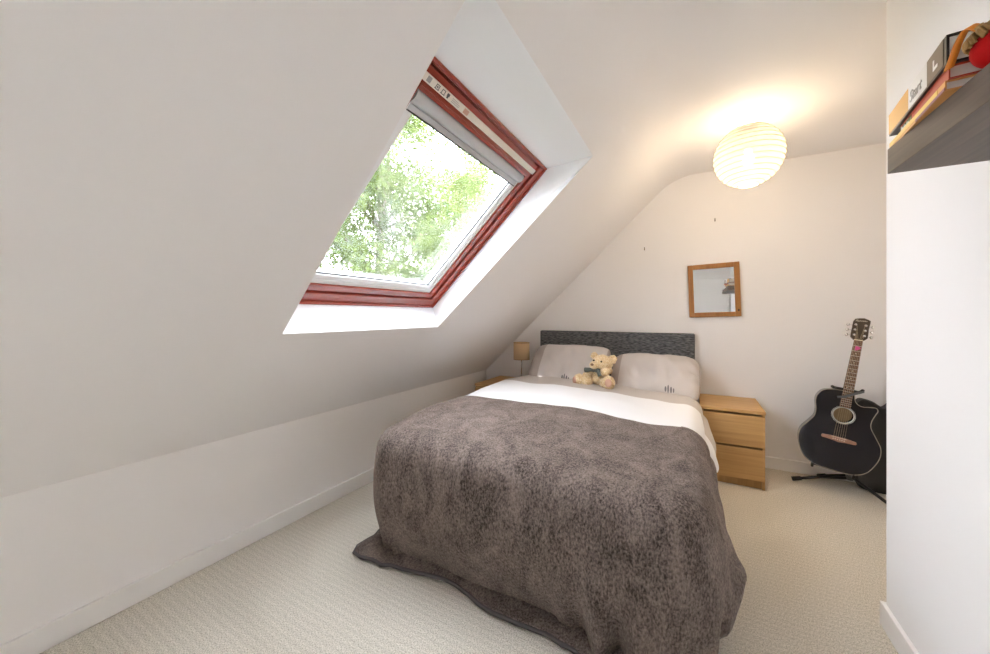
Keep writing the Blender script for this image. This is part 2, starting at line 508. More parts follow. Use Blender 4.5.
# pictogram label on the vent strip
M_ink = mat('label_ink', (0.06, 0.06, 0.07), 0.6)
M_lab_grey = mat('label_grey', (0.36, 0.34, 0.32), 0.6)
M_lab_pink = mat('label_pink', (0.62, 0.36, 0.27), 0.6)
bm = B()
vp0, vp1 = a1 - 0.053, a1 - 0.024
def lab(q, w, p, h, mi): box(bm, vp0 + p, vp0 + p + h, q, q + w, 0.1553, 0.1565, SM, mi)
qs = 0.985
lab(qs, 0.020, 0.005, 0.019, 1)
for k in (0, 1):
    q = qs + 0.048 + 0.034 * k
    lab(q, 0.0025, 0.006, 0.015, 0); lab(q + 0.016, 0.0025, 0.006, 0.015, 0); lab(q, 0.0185, 0.020, 0.0025, 0); lab(q - 0.003, 0.0245, 0.005, 0.0025, 0)
    if k == 0: lab(q + 0.006, 0.006, 0.011, 0.006, 0)
lab(qs + 0.112, 0.014, 0.013, 0.010, 0); lab(qs + 0.115, 0.008, 0.006, 0.008, 0)
for k in range(3): lab(qs + 0.145, 0.05 - 0.012 * (k == 2), 0.007 + 0.006 * k, 0.002, 1)
lab(qs + 0.225, 0.032, 0.005, 0.019, 2)
obj('sticker', bm, [M_ink, M_lab_grey, M_lab_pink], vent, smooth=False)

# roller blind rolled up under the top rail of the sash
bl = empty('roller_blind', SP(g1, (h0 + h1) / 2, 0.18))
tag(bl, 'pale grey roller blind rolled up at the top of the skylight', 'blind')
bm = B()
prof = []
for k in range(11):
    a = PI * k / 10
    prof.append((g1 + 0.002 - 0.028 + 0.028 * math.cos(a), 0.190 - 0.022 * math.sin(a)))
for y0, y1 in ((h0 + 0.004, h1 - 0.004),):
    A = [bm.verts.new(SP(p, y0, o)) for p, o in prof]; Bv = [bm.verts.new(SP(p, y1, o)) for p, o in prof]
    for i in range(10): bm.faces.new((A[i], A[i + 1], Bv[i + 1], Bv[i]))
    bm.faces.new(A[::-1]); bm.faces.new(Bv)
    bm.faces.new((A[0], Bv[0], Bv[-1], A[-1]))
obj('cassette', bm, M_blind, bl, auto=0.7)
bm = B(); box(bm, g1 - 0.078, g1 - 0.054, h0 + 0.012, h1 - 0.012, 0.182, 0.195, SM)
bb_ = obj('bottom_bar', bm, M_blind, bl, bevel=0.004)
bm = B(); box(bm, g1 - 0.083, g1 - 0.078, h0 + 0.012, h1 - 0.012, 0.182, 0.197, SM)
obj('seal_strip', bm, M_dark, bb_, smooth=False)

# ------------------------------------------------------------------ outside: trees
bm = B(); quad(bm, [(-40, -20, -5.2), (3, -20, -5.2), (3, 40, -5.2), (-40, 40, -5.2)])
struct('ground', bm, mat('lawn', (0.10, 0.16, 0.05), 0.95), smooth=False)

def leaf_material(name, c1, c2):
    m = bpy.data.materials.new(name); m.use_nodes = True
    nt = m.node_tree; nt.nodes.remove(nt.nodes['Principled BSDF']); out = nt.nodes['Material Output']
    d = nt.nodes.new('ShaderNodeBsdfDiffuse'); t = nt.nodes.new('ShaderNodeBsdfTranslucent')
    mx = nt.nodes.new('ShaderNodeMixShader'); mx.inputs[0].default_value = 0.45
    tc = nt.nodes.new('ShaderNodeTexCoord'); nz = nt.nodes.new('ShaderNodeTexNoise'); nz.inputs['Scale'].default_value = 1.6; nz.inputs['Detail'].default_value = 6
    cr = nt.nodes.new('ShaderNodeValToRGB')
    cr.color_ramp.elements[0].position = 0.35; cr.color_ramp.elements[0].color = (*c1, 1)
    cr.color_ramp.elements[1].position = 0.65; cr.color_ramp.elements[1].color = (*c2, 1)
    nt.links.new(tc.outputs['Object'], nz.inputs['Vector']); nt.links.new(nz.outputs['Fac'], cr.inputs[0])
    nt.links.new(cr.outputs[0], d.inputs[0]); nt.links.new(cr.outputs[0], t.inputs[0])
    nt.links.new(d.outputs[0], mx.inputs[1]); nt.links.new(t.outputs[0], mx.inputs[2]); nt.links.new(mx.outputs[0], out.inputs[0])
    return m
M_leafa = leaf_material('leaf_green', (0.045, 0.075, 0.014), (0.16, 0.205, 0.065))
M_leafb = leaf_material('leaf_yellow_green', (0.06, 0.085, 0.018), (0.20, 0.225, 0.07))
M_bark = mat('bark', (0.16, 0.13, 0.10), 0.9, bump=(20, 0.5, 0.02))

def tree(x, y, z0, crown_z, rad, hgt, nclump, label, mleaf, seed):
    rnd = random.Random(seed)
    root = empty('tree', (x, y, z0)); tag(root, label, 'tree', 'trees outside the skylight')
    bm = B()
    tp = [Vector((x + 0.15 * math.sin(k), y + 0.1 * math.cos(1.7 * k), z0 + (crown_z + hgt * 0.6 - z0) * k / 8)) for k in range(9)]
    tube(bm, tp, [0.28 * (1 - k / 9.5) for k in range(9)], 8)
    obj('trunk', bm, M_bark, root)
    tips = []
    bm = B()
    for k in range(34):
        a = rnd.uniform(0, 2 * PI); zz = rnd.uniform(-0.8, 0.9); rr = rad * rnd.uniform(0.55, 0.95) * math.sqrt(max(0.05, 1 - zz * zz * 0.9))
        end = Vector((x + rr * math.cos(a), y + rr * math.sin(a), crown_z + zz * hgt))
        st = tp[min(8, 3 + int(5 * (zz + 1) / 2))]
        mid = (st + end) / 2 + Vector((rnd.uniform(-.4, .4), rnd.uniform(-.4, .4), rnd.uniform(-.1, .5)))
        tube(bm, catmull([st, mid, end], 5, False), [0.055 * (1 - 0.09 * i) for i in range(11)], 5)
        for t in (0.5, 0.7, 0.85, 1.0):
            tips.append(st.lerp(end, t) + Vector((rnd.gauss(0, .35), rnd.gauss(0, .35), rnd.gauss(0, .3))))
    obj('branches', bm, M_bark, root)
    verts, faces = [], []
    for k in range(nclump):
        if rnd.random() < 0.55: c = rnd.choice(tips)
        else:
            d = Vector((rnd.gauss(0, 1), rnd.gauss(0, 1), rnd.gauss(0, 1))).normalized() * (rnd.random() ** 0.4)
            c = Vector((x + d.x * rad, y + d.y * rad, crown_z + d.z * hgt))
        for j in range(60):
            p = c + Vector((rnd.gauss(0, .26), rnd.gauss(0, .26), rnd.gauss(0, .2)))
            s = rnd.uniform(0.030, 0.062)
            u = Vector((rnd.gauss(0, 1), rnd.gauss(0, 1), rnd.gauss(0, .6))).normalized()
            w = u.cross(Vector((rnd.gauss(0, 1), rnd.gauss(0, 1), rnd.gauss(0, 1)))).normalized()
            i = len(verts)
            for q in (p - u * s * 1.3, p + w * s * 0.6, p + u * s * 1.3, p - w * s * 0.6): verts.append(q - Vector((x, y, z0)))
            faces.append((i, i + 1, i + 2, i + 3))
    me = bpy.data.meshes.new('foliage'); me.from_pydata(verts, [], faces); me.materials.append(mleaf)
    o = bpy.data.objects.new('foliage', me); COL.objects.link(o); o.parent = root
tree(-8.2, 8.0, -5.2, 4.0, 3.5, 4.6, 1500, 'leafy green tree filling the middle of the skylight view', M_leafa, 3)
tree(-16.8, 5.6, -5.2, 3.4, 3.6, 4.8, 800, 'taller green tree behind, at the near side of the skylight', M_leafa, 5)
tree(-8.5, 15.2, -5.2, 4.4, 3.6, 5.0, 900, 'yellow green tree at the far side of the skylight view', M_leafb, 9)

# ------------------------------------------------------------------ bed
bed = empty('bed', (-0.69, 2.5, 0)); tag(bed, 'double bed with a charcoal fabric headboard against the back wall', 'bed')
bm = B(); box(bm, -1.36, -0.02, 1.52, 3.52, 0.03, 0.30); obj('base', bm, M_divan, bed, bevel=0.02)
bm = B(); box(bm, -1.37, -0.01, 1.50, 3.52, 0.30, 0.52); obj('mattress', bm, M_mattress, bed, bevel=0.05)
bm = B(); box(bm, -1.396, 0.013, 3.53, 3.605, 0.10, 1.065); obj('headboard', bm, M_headboard, bed, bevel=0.012)
for sx in (-1.30, -0.08):
    for sy in (1.60, 3.42):
        bm = B(); tube(bm, [(sx, sy, 0.0), (sx, sy, 0.04)], 0.03, 12); obj('leg', bm, M_black, bed)

def U_path(xl, xr, yh, yf, rc, step):
    """points and outward normals from the head end of the left side round the foot to the head end of the right side"""
    out = []
    def line(a, b, n):
        L = (Vector(b) - Vector(a)).length; k = max(1, int(L / step))
        for i in range(k): out.append((Vector(a).lerp(Vector(b), i / k), Vector(n)))
    def arc(c, a0, a1):
        k = max(4, int(abs(a1 - a0) * rc / step * 1.4))
        for i in range(k):
            a = a0 + (a1 - a0) * i / k
            n = Vector((math.cos(a), math.sin(a))); out.append((Vector(c) + n * rc, n))
    line((xl, yh), (xl, yf + rc), (-1, 0))
    arc((xl + rc, yf + rc), PI, 1.5 * PI)
    line((xl + rc, yf), (xr - rc, yf), (0, -1))
    arc((xr - rc, yf + rc), 1.5 * PI, 2 * PI)
    line((xr, yf + rc), (xr, yh), (1, 0))
    out.append((Vector((xr, yh)), Vector((1, 0))))
    return out

def nz(x, y, z=0.0): return mnoise.noise(Vector((x, y, z)))

def drape(xl, xr, yh, yf, rc, step, ntop, rr, ztop, head, prof, ndrop):
    """Coons-like cloth: ztop(x,y) on the bed, rounded edge, then prof(i, s, p, n, v)->(offset, z) for the hanging part"""
    bm = B()
    path = U_path(xl + rr, xr - rr, yh, yf + rr, rc, step)
    S = [0.0]
    for a, b in zip(path, path[1:]): S.append(S[-1] + (b[0] - a[0]).length)
    L = S[-1]; rows = []
    for i, (p, n) in enumerate(path):
        s = S[i] / L
        qx = xl + rr + (xr - xl - 2 * rr) * s
        q = Vector((qx, head(qx)))
        pe = p.copy()
        if abs(n.x) > 0.999 and s < .5: pe.y = min(pe.y, head(pe.x))
        col = []
        for k in range(ntop + 1):
            t = k / ntop
            w = q.lerp(pe, t)
            col.append(Vector((w.x, w.y, ztop(w.x, w.y))))
        ze = col[-1].z
        for k in range(1, 9):
            a = PI / 2 * k / 8
            w = pe + n * rr * math.sin(a)
            col.append(Vector((w.x, w.y, ze - rr * 1.05 * (1 - math.cos(a)))))
        zs = col[-1].z
        base = pe + n * rr
        for k in range(1, ndrop + 1):
            off, z = prof(s, pe, n, k / ndrop, zs)
            w = base + n * off
            col.append(Vector((w.x, w.y, z)))
        rows.append([bm.verts.new(c) for c in col])
    for a, b in zip(rows, rows[1:]):
        for k in range(len(a) - 1):
            try: bm.faces.new((a[k], b[k], b[k + 1], a[k + 1]))
            except Exception: pass
    hem = [r[-1].co.copy() for r in rows]
    return bm, hem, path

XBL, XBR = -1.455, 0.055
def top_z(x, y):
    t = (x - XBL) / (XBR - XBL)
    z = 0.662 - 0.062 * sstep(0.35, 1.0, t)
    z -= 0.035 * sstep(1.75, 1.3, y)
    z += 0.012 * nz(x * 2.6, y * 2.6) + 0.006 * nz(x * 7, y * 7, 2.0)
    return z

# duvet: grey cover with a white band
def duvet_prof(s, p, n, v, zs):
    right = s > 0.5
    if right:
        m = sstep(3.07, 2.75, p.y)
        zb = 0.585 - 0.175 * m + 0.06 * sstep(2.2, 2.05, p.y)
        m *= sstep(1.95, 2.3, p.y)
        off = (0.062 * m) * math.sin(v * PI / 2) - 0.006 + 0.005 * math.sin(p.y * 15) * v
    else:
        zb = 0.40; off = 0.012 * math.sin(p.y * 18) * v
    if abs(n.y) > 0.3: off = -0.02; zb = 0.42
    if zb > zs - 0.01: zb = zs - 0.01
    return off, zs + (zb - zs) * v
def duvet_top(x, y):
    return top_z(x, y) - 0.012 * sstep(2.3, 2.0, y) + 0.010 * nz(x * 5, y * 3, 4.0) - 0.02 * sstep(2.95, 3.2, y)
bm, hem, _ = drape(XBL + 0.012, XBR - 0.012, 3.18, 1.42, 0.10, 0.025, 44, 0.10, duvet_top, lambda x: 3.18, duvet_prof, 10)
def band_material(name, base, band, y0l, y0r, y1l, y1r):
    m = mat(name, base, 0.85, bump=(420, 0.12, 0.001), spec=0.2, sheen=0.1)
    nt = m.node_tree; b = nt.nodes['Principled BSDF']
    tc = [n for n in nt.nodes if n.type == 'TEX_COORD'][0]
    sx = nt.nodes.new('ShaderNodeSeparateXYZ'); nt.links.new(tc.outputs['Object'], sx.inputs[0])
    def edge(yl, yr, op):
        mr = nt.nodes.new('ShaderNodeMapRange'); mr.clamp = False
        mr.inputs[1].default_value = XBL; mr.inputs[2].default_value = XBR; mr.inputs[3].default_value = yl; mr.inputs[4].default_value = yr
        nt.links.new(sx.outputs[0], mr.inputs[0])
        c = nt.nodes.new('ShaderNodeMath'); c.operation = op
        nt.links.new(sx.outputs[1], c.inputs[0]); nt.links.new(mr.outputs[0], c.inputs[1])
        return c
    e1 = edge(y0l, y0r, 'GREATER_THAN'); e2 = edge(y1l, y1r, 'LESS_THAN')
    dz = nt.nodes.new('ShaderNodeMath'); dz.operation = 'SUBTRACT'; dz.inputs[0].default_value = 0.57; nt.links.new(sx.outputs[2], dz.inputs[1])
    dm = nt.nodes.new('ShaderNodeMath'); dm.operation = 'MAXIMUM'; dm.inputs[1].default_value = 0.0; nt.links.new(dz.outputs[0], dm.inputs[0])
    dk = nt.nodes.new('ShaderNodeMath'); dk.operation = 'MULTIPLY_ADD'; dk.inputs[1].default_value = 2.6
    nt.links.new(dm.outputs[0], dk.inputs[0]); nt.links.new(sx.outputs[1], dk.inputs[2]); nt.links.new(dk.outputs[0], e2.inputs[0])
    mu = nt.nodes.new('ShaderNodeMath'); mu.operation = 'MULTIPLY'
    nt.links.new(e1.outputs[0], mu.inputs[0]); nt.links.new(e2.outputs[0], mu.inputs[1])
    mx = nt.nodes.new('ShaderNodeMix'); mx.data_type = 'RGBA'
    mx.inputs[6].default_value = (*base, 1); mx.inputs[7].default_value = (*band, 1)
    nt.links.new(mu.outputs[0], mx.inputs[0]); nt.links.new(mx.outputs[2], b.inputs['Base Color'])
    return m
M_duvet = band_material('duvet_cover', (0.50, 0.455, 0.425), (0.80, 0.80, 0.815), 1.5, 1.5, 2.67, 2.77)
dv = obj('duvet', bm, M_duvet, solid=0.02)
tag(dv, 'grey and white striped duvet spread across the bed', 'duvet')

# brown fleece blanket
def bl_head(x):
    t = (x - XBL) / (XBR - XBL)
    return 2.06 + 0.11 * t + 0.012 * math.sin(x * 9)
def g_(x, c, w): return math.exp(-((x - c) / w) ** 2)
def blanket_prof(s, p, n, v, zs):
    x, y = p.x, p.y
    ang = math.atan2(n.y, n.x)            # -pi/pi: left, -pi/2: foot, 0: right
    left = sstep(-PI * 0.52, -PI * 0.98, ang if ang < 0.01 - PI / 2 else -PI / 2) if ang < 0 else 1.0
    if n.x < -0.999: left = 1.0
    right = sstep(-PI * 0.5, -0.02, ang) if n.x > 0 else 0.0
    foot = max(0.0, 1 - left - right)
    # wanted hem
    nearcL = g_(s, sL, 0.05)
    if n.x < -0.999:                                        # left side
        zb = 0.012 + 0.16 * sstep(1.42, 1.9, y)
        flap = 0.05 * sstep(1.75, 1.42, y)
        flare = 0.02
        fold = 0.02 * math.sin(y * 26 + 1.0) * v
    elif n.x > 0.999:                                       # right side
        zb = 0.10 + 0.17 * sstep(1.42, 1.60, y) + 0.12 * sstep(1.70, 2.10, y)
        flap = 0.0
        flare = 0.012 + 0.095 * g_(y, 1.66, 0.12)
        fold = 0.03 * math.sin((y - 1.45) * 19) * v * sstep(2.05, 1.8, y)
    else:
        a = (ang + PI) / (PI / 2) if ang < -PI / 2 else None  # 0..1 over left corner
        if n.x < -0.001:
            zb = 0.012; flap = 0.06 + 0.05 * a + 0.085 * g_(a, 0.42, 0.22); flare = -0.105 * a
            fold = (0.035 * g_(a, 0.95, 0.14) - 0.045 * g_(a, 0.66, 0.12)) * v
        elif n.x > 0.001:
            b = (ang + PI / 2) / (PI / 2)
            zb = 0.012 + 0.10 * sstep(0.1, 0.9, b); flap = 0.10 * (1 - b); flare = -0.03 + 0.02 * b
            fold = 0.040 * math.sin(b * 11.0 + 0.6) * v
        else:
            zb = 0.012
            flap = 0.11 - 0.045 * g_(x, -0.95, 0.16) + 0.012 * math.sin(x * 8 + 1) + 0.06 * sstep(-0.45, -0.15, x)
            flare = -0.115 + 0.085 * sstep(-0.5, -0.15, x)
            ww = sstep(-0.55, -0.22, x)
            fold = (0.066 * ww * math.sin((x + 0.62) * 44) + 0.008 * math.sin(x * 13)) * v
    vd = 1.0 if flap == 0 else 0.78
    bulge = 0.022 * math.sin(min(1, v / vd) * PI)
    small = 0.006 * nz(s * 60, v * 4, 1.0)
    if v <= vd:
        t = v / vd
        z = zs + (zb - zs) * t
        return flare * t * t + fold * t + bulge + small * t, z
    t = (v - vd) / (1 - vd)
    lift = 0.010 * max(0, nz(s * 30, t * 2, 3.0)) + 0.012 * math.sin(t * PI) * (1 - t)
    return flare + fold / max(v, .01) * (1 - 0.75 * t) + small * (1 - t) + flap * t, zb + lift
_p = U_path(XBL + 0.12, XBR - 0.12, 2.1, 1.33 + 0.12, 0.12, 0.016)
sL = 0.25
def bl_top(x, y): return top_z(x, y) + 0.010
bm, hem, pth = drape(XBL - 0.012, XBR + 0.010, 2.17, 1.290, 0.06, 0.014, 46, 0.12, bl_top, bl_head, blanket_prof, 40)
bk = obj('blanket', bm, M_fleece, solid=0.012)
tag(bk, 'dark brown fleece blanket draped over the foot of the bed', 'blanket')
bm = B()
tube(bm, [h + Vector((0, 0, 0.004)) for h in hem], 0.009, 8)
obj('hem_binding', bm, M_hem, bk)

# pillows
def pillow(bm, w, h, T, seed, M, n=44):
    rows = []
    for j in range(n + 1):
        for_side = []
        v = -1 + 2 * j / n
        for i in range(n + 1):
            u = -1 + 2 * i / n
            for_side.append((u, v))
        rows.append(for_side)
    def P(u, v, sgn):
        e = max(0.0, (1 - abs(u) ** 3.2)) ** 0.55 * max(0.0, (1 - abs(v) ** 2.6)) ** 0.55
        x = u * w / 2 * (1 - 0.085 * v ** 4 - 0.02 * (1 - v * v))
        y = v * h / 2 * (1 - 0.13 * abs(u) ** 7 + 0.012 * math.sin(u * 7 + seed))
        wr = 0.016 * nz(x * 8 + seed, y * 8, sgn) + 0.016 * nz(x * 14 + seed, y * 9 + x * 6, sgn + 3)
        edge = sstep(0.72, 1.0, abs(u))
        wr += 0.034 * edge * math.sin(v * (13 if u > 0 else 9) + seed + u * 6) * (1 - abs(v)) * (1.3 if u > 0 else 0.5)
        return M @ Vector((x, y, sgn * T * e + wr * e))
    top = [[bm.verts.new(P(u, v, 1)) for u, v in r] for r in rows]
    bot = []
    for j, r in enumerate(rows):
        rr_ = []
        for i, (u, v) in enumerate(r):
            rr_.append(top[j][i] if i in (0, n) or j in (0, n) else bm.verts.new(P(u, v, -1)))
        bot.append(rr_)
    for j in range(n):
        for i in range(n):
            bm.faces.new((top[j][i], top[j][i + 1], top[j + 1][i + 1], top[j + 1][i]))
            bm.faces.new((bot[j][i], bot[j + 1][i], bot[j + 1][i + 1], bot[j][i + 1]))
def pillow_material(name, x0, x1, px, py):
    base, band = (0.42, 0.365, 0.335), (0.60, 0.555, 0.535)
    m = mat(name, base, 0.85, bump=(300, 0.12, 0.001), spec=0.2)
    nt = m.node_tree; b = nt.nodes['Principled BSDF']
    tc = [n for n in nt.nodes if n.type == 'TEX_COORD'][0]
    sx = nt.nodes.new('ShaderNodeSeparateXYZ'); nt.links.new(tc.outputs['Object'], sx.inputs[0])
    def cmp(sock, val, op):
        c = nt.nodes.new('ShaderNodeMath'); c.operation = op; c.inputs[1].default_value = val
        nt.links.new(sock, c.inputs[0]); return c.outputs[0]
    def mul(a, b_):
        c = nt.nodes.new('ShaderNodeMath'); c.operation = 'MULTIPLY'
        nt.links.new(a, c.inputs[0]); nt.links.new(b_, c.inputs[1]); return c.outputs[0]
    fac = mul(cmp(sx.outputs[0], x0, 'GREATER_THAN'), cmp(sx.outputs[0], x1, 'LESS_THAN'))
    mx = nt.nodes.new('ShaderNodeMix'); mx.data_type = 'RGBA'
    mx.inputs[6].default_value = (*base, 1); mx.inputs[7].default_value = (*band, 1)
    nt.links.new(fac, mx.inputs[0]); last = mx.outputs[2]
    # small printed sprig of dark leaves
    for (dx, dy, rx, ry) in ((0, 0, 0.006, 0.030), (-0.018, -0.004, 0.007, 0.020), (0.020, -0.006, 0.007, 0.022), (0.038, -0.010, 0.005, 0.016)):
        vm = nt.nodes.new('ShaderNodeVectorMath'); vm.operation = 'SUBTRACT'; vm.inputs[1].default_value = (px + dx, py + dy, 0)
        nt.links.new(tc.outputs['Object'], vm.inputs[0])
        vv = nt.nodes.new('ShaderNodeVectorMath'); vv.operation = 'MULTIPLY'; vv.inputs[1].default_value = (1 / rx, 1 / ry, 0)
        nt.links.new(vm.outputs[0], vv.inputs[0])
        ln = nt.nodes.new('ShaderNodeVectorMath'); ln.operation = 'LENGTH'; nt.links.new(vv.outputs[0], ln.inputs[0])
        ins = mul(cmp(ln.outputs['Value'], 1.0, 'LESS_THAN'), cmp(sx.outputs[2], 0.0, 'GREATER_THAN'))
        m2 = nt.nodes.new('ShaderNodeMix'); m2.data_type = 'RGBA'; m2.inputs[7].default_value = (0.20, 0.19, 0.19, 1)
        nt.links.new(ins, m2.inputs[0]); nt.links.new(last, m2.inputs[6]); last = m2.outputs[2]
    nt.links.new(last, b.inputs['Base Color'])
    return m
def place_pillow(label, c, w, h, T, tilt, roll, seed, mm):
    rot = Matrix.Rotation(tilt, 4, 'X') @ Matrix.Rotation(roll, 4, 'Z')
    root = empty('pillow', c, rot)
    bm = B(); pillow(bm, w, h, T, seed, Matrix.Identity(4))
    me = bpy.data.meshes.new('pillow'); bmesh.ops.recalc_face_normals(bm, faces=bm.faces); bm.to_mesh(me); bm.free(); me.materials.append(mm)
    for p in me.polygons: p.use_smooth = True
    o = bpy.data.objects.new('pillow', me); o.matrix_world = root.matrix_world.copy()
    bpy.data.objects.remove(root); COL.objects.link(o); o.name = 'pillow'
    tag(o, label, 'pillow', 'pillows against the headboard')
place_pillow('cream and grey pillow at the end of the bed by the table lamp', (-1.02, 3.28, 0.745), 0.755, 0.50, 0.10, math.radians(46), math.radians(0), 1.0,
             pillow_material('pillowcase_lamp_side', -0.24, 0.34, 0.02, -0.17))
place_pillow('cream and grey pillow with a small leaf print, beside the low oak drawers', (-0.290, 3.27, 0.715), 0.69, 0.47, 0.105, math.radians(41), math.radians(0), 4.0,
             pillow_material('pillowcase_drawer_side', -0.26, 0.34, 0.12, -0.17))

# ------------------------------------------------------------------ bedside drawers
def drawers(x0, x1, y0, y1, h, label):
    root = empty('bedside_drawers', ((x0 + x1) / 2, (y0 + y1) / 2, 0)); tag(root, label, 'bedside table', 'oak bedside drawers')
    t = 0.018
    bm = B(); box(bm, x0, x0 + t, y0 + 0.012, y1, 0, h - 0.022); box(bm, x1 - t, x1, y0 + 0.012, y1, 0, h - 0.022)
    box(bm, x0 + t, x1 - t, y1 - 0.01, y1, 0.04, h - 0.022); box(bm, x0 + t, x1 - t, y0 + 0.04, y1 - 0.01, 0.055, 0.07)
    obj('body', bm, M_oak_side, root, bevel=0.0015)
    bm = B(); box(bm, x0 + t, x1 - t, y0 + 0.030, y0 + 0.045, 0.0, 0.060); obj('plinth', bm, M_oak_side, root, smooth=False)
    bm = B(); box(bm, x0 - 0.002, x1 + 0.002, y0 - 0.004, y1, h - 0.022, h); obj('top', bm, M_oak, root, bevel=0.0025)
    f0 = 0.062; fh = (h - 0.022 - f0 - 0.03) / 2
    for k in range(2):
        z0 = f0 + k * (fh + 0.015)
        bm = B(); box(bm, x0 + 0.002, x1 - 0.002, y0 - 0.004, y0 + 0.012, z0, z0 + fh)
        box(bm, x0 + t + 0.01, x1 - t - 0.01, y0 + 0.012, y1 - 0.03, z0 + 0.03, z0 + fh - 0.03)
        obj('drawer', bm, M_oak, root, bevel=0.002)
drawers(0.045, 0.44, 3.11, 3.59, 0.55, 'oak two-drawer bedside chest on the side nearer the guitar')
drawers(-1.89, -1.49, 3.05, 3.58, 0.55, 'oak two-drawer bedside chest under the table lamp')

# ------------------------------------------------------------------ table lamp
LX, LY = -1.565, 3.44
lp = empty('table_lamp', (LX, LY, 0.55)); tag(lp, 'small table lamp with a tan drum shade on a thin metal stem', 'lamp')
bm = B(); lathe(bm, [(0.0005, 0.55), (0.052, 0.55), (0.052, 0.558), (0.045, 0.564), (0.0005, 0.564)], (LX, LY, 0), 32); obj('base', bm, M_chrome, lp, auto=0.6)
bm = B(); tube(bm, [(LX, LY, 0.562), (LX, LY, 0.845)], 0.006, 10); obj('stem', bm, M_chrome, lp)
M_shade = mat('tan_lampshade', (0.64, 0.45, 0.26), 0.85, bump=(400, 0.2, 0.001))
bm = B()
r0 = lathe(bm, [(0.083, 0.765), (0.083, 0.94)], (LX, LY, 0), 40)
sh = obj('lamp_shade', bm, M_shade, lp, solid=0.002)
M_trim = mat('lampshade_trim', (0.40, 0.26, 0.13), 0.8)
for z in (0.767, 0.938):
    bm = B(); tube(bm, [(LX + 0.083 * math.cos(2 * PI * k / 40), LY + 0.083 * math.sin(2 * PI * k / 40), z) for k in range(40)], 0.003, 6, True)
    obj('shade_trim', bm, M_trim, sh)
bm = B()
for k in range(3): tube(bm, [(LX, LY, 0.84), (LX + 0.082 * math.cos(k * 2.1), LY + 0.082 * math.sin(k * 2.1), 0.84)], 0.0015, 6)
obj('shade_carrier', bm, M_chrome, sh)

# ------------------------------------------------------------------ paper lantern
QX, QY, QZ, QR = 0.300, 2.74, 2.213, 0.188
ln = empty('paper_lantern', (QX, QY, ZC)); tag(ln, 'round white paper lantern light, switched on, hanging from the ceiling', 'ceiling light')
def paper_material():
    m = bpy.data.materials.new('lit_rice_paper'); m.use_nodes = True
    nt = m.node_tree; nt.nodes.remove(nt.nodes['Principled BSDF']); out = nt.nodes['Material Output']
    t = nt.nodes.new('ShaderNodeBsdfTranslucent'); t.inputs[0].default_value = (0.80, 0.74, 0.62, 1)
    d = nt.nodes.new('ShaderNodeBsdfDiffuse'); d.inputs[0].default_value = (0.22, 0.21, 0.185, 1)
    tr = nt.nodes.new('ShaderNodeBsdfTransparent')
    e = nt.nodes.new('ShaderNodeEmission'); e.inputs[0].default_value = (1.0, 0.90, 0.68, 1); e.inputs[1].default_value = 0.05
    mx = nt.nodes.new('ShaderNodeMixShader'); mx.inputs[0].default_value = 0.013
    m2 = nt.nodes.new('ShaderNodeMixShader'); m2.inputs[0].default_value = 0.15
    ad = nt.nodes.new('ShaderNodeAddShader')
    nt.links.new(d.outputs[0], mx.inputs[1]); nt.links.new(t.outputs[0], mx.inputs[2])
    nt.links.new(mx.outputs[0], m2.inputs[1]); nt.links.new(tr.outputs[0], m2.inputs[2])
    nt.links.new(m2.outputs[0], ad.inputs[0]); nt.links.new(e.outputs[0], ad.inputs[1]); nt.links.new(ad.outputs[0], out.inputs[0])
    return m
bm = B()
prof = []
nr = 15
a0_, a1_ = math.asin(0.055 / QR), PI - math.asin(0.055 / QR)
for k in range(nr * 6 + 1):
    a = a1_ + (a0_ - a1_) * k / (nr * 6)
    f = (k % 6) / 6
    r = QR - 0.0028 * math.sin(f * PI)
    prof.append((r * math.sin(a), r * math.cos(a)))
lathe(bm, prof, (QX, QY, QZ), 72)
pp = obj('paper_shade', bm, paper_material(), ln)
bm = B()
for k in range(nr + 1):
    a = a1_ + (a0_ - a1_) * k / nr
    r = QR * math.sin(a) + 0.0006; z = QZ + QR * math.cos(a)
    w = 0.0026 if k in (0, nr) else 0.0017
    tube(bm, [(QX + r * math.cos(2 * PI * j / 60), QY + r * math.sin(2 * PI * j / 60), z) for j in range(60)], w, 5, True)
obj('rib_wires', bm, mat('rib_wire', (0.30, 0.24, 0.15), 0.6), pp)
bm = B()
tube(bm, [(QX + 0.0555 * math.cos(2 * PI * j / 40), QY + 0.0555 * math.sin(2 * PI * j / 40), QZ - QR * math.cos(a0_)) for j in range(40)], 0.002, 6, True)
obj('bottom_ring', bm, M_black, pp)
bm = B(); rg = lathe(bm, [(0.0005, ZC - 0.03), (0.038, ZC - 0.03), (0.045, ZC - 0.024), (0.046, ZC - 0.001)], (QX, QY, 0), 32)
obj('ceiling_rose', bm, mat('white_plastic', (0.80, 0.78, 0.74), 0.4), ln, auto=0.6)
bm = B(); tube(bm, [(QX, QY, ZC - 0.03), (QX, QY, QZ + 0.06)], 0.004, 8); obj('cord', bm, M_gloss_white, ln)
bm = B(); tube(bm, [(QX, QY, QZ + 0.07), (QX, QY, QZ + 0.02)], 0.018, 14); obj('lamp_holder', bm, M_gloss_white, ln)
bm = B(); ellipsoid(bm, (QX, QY, QZ - 0.02), (0.03, 0.03, 0.042), sub=3)
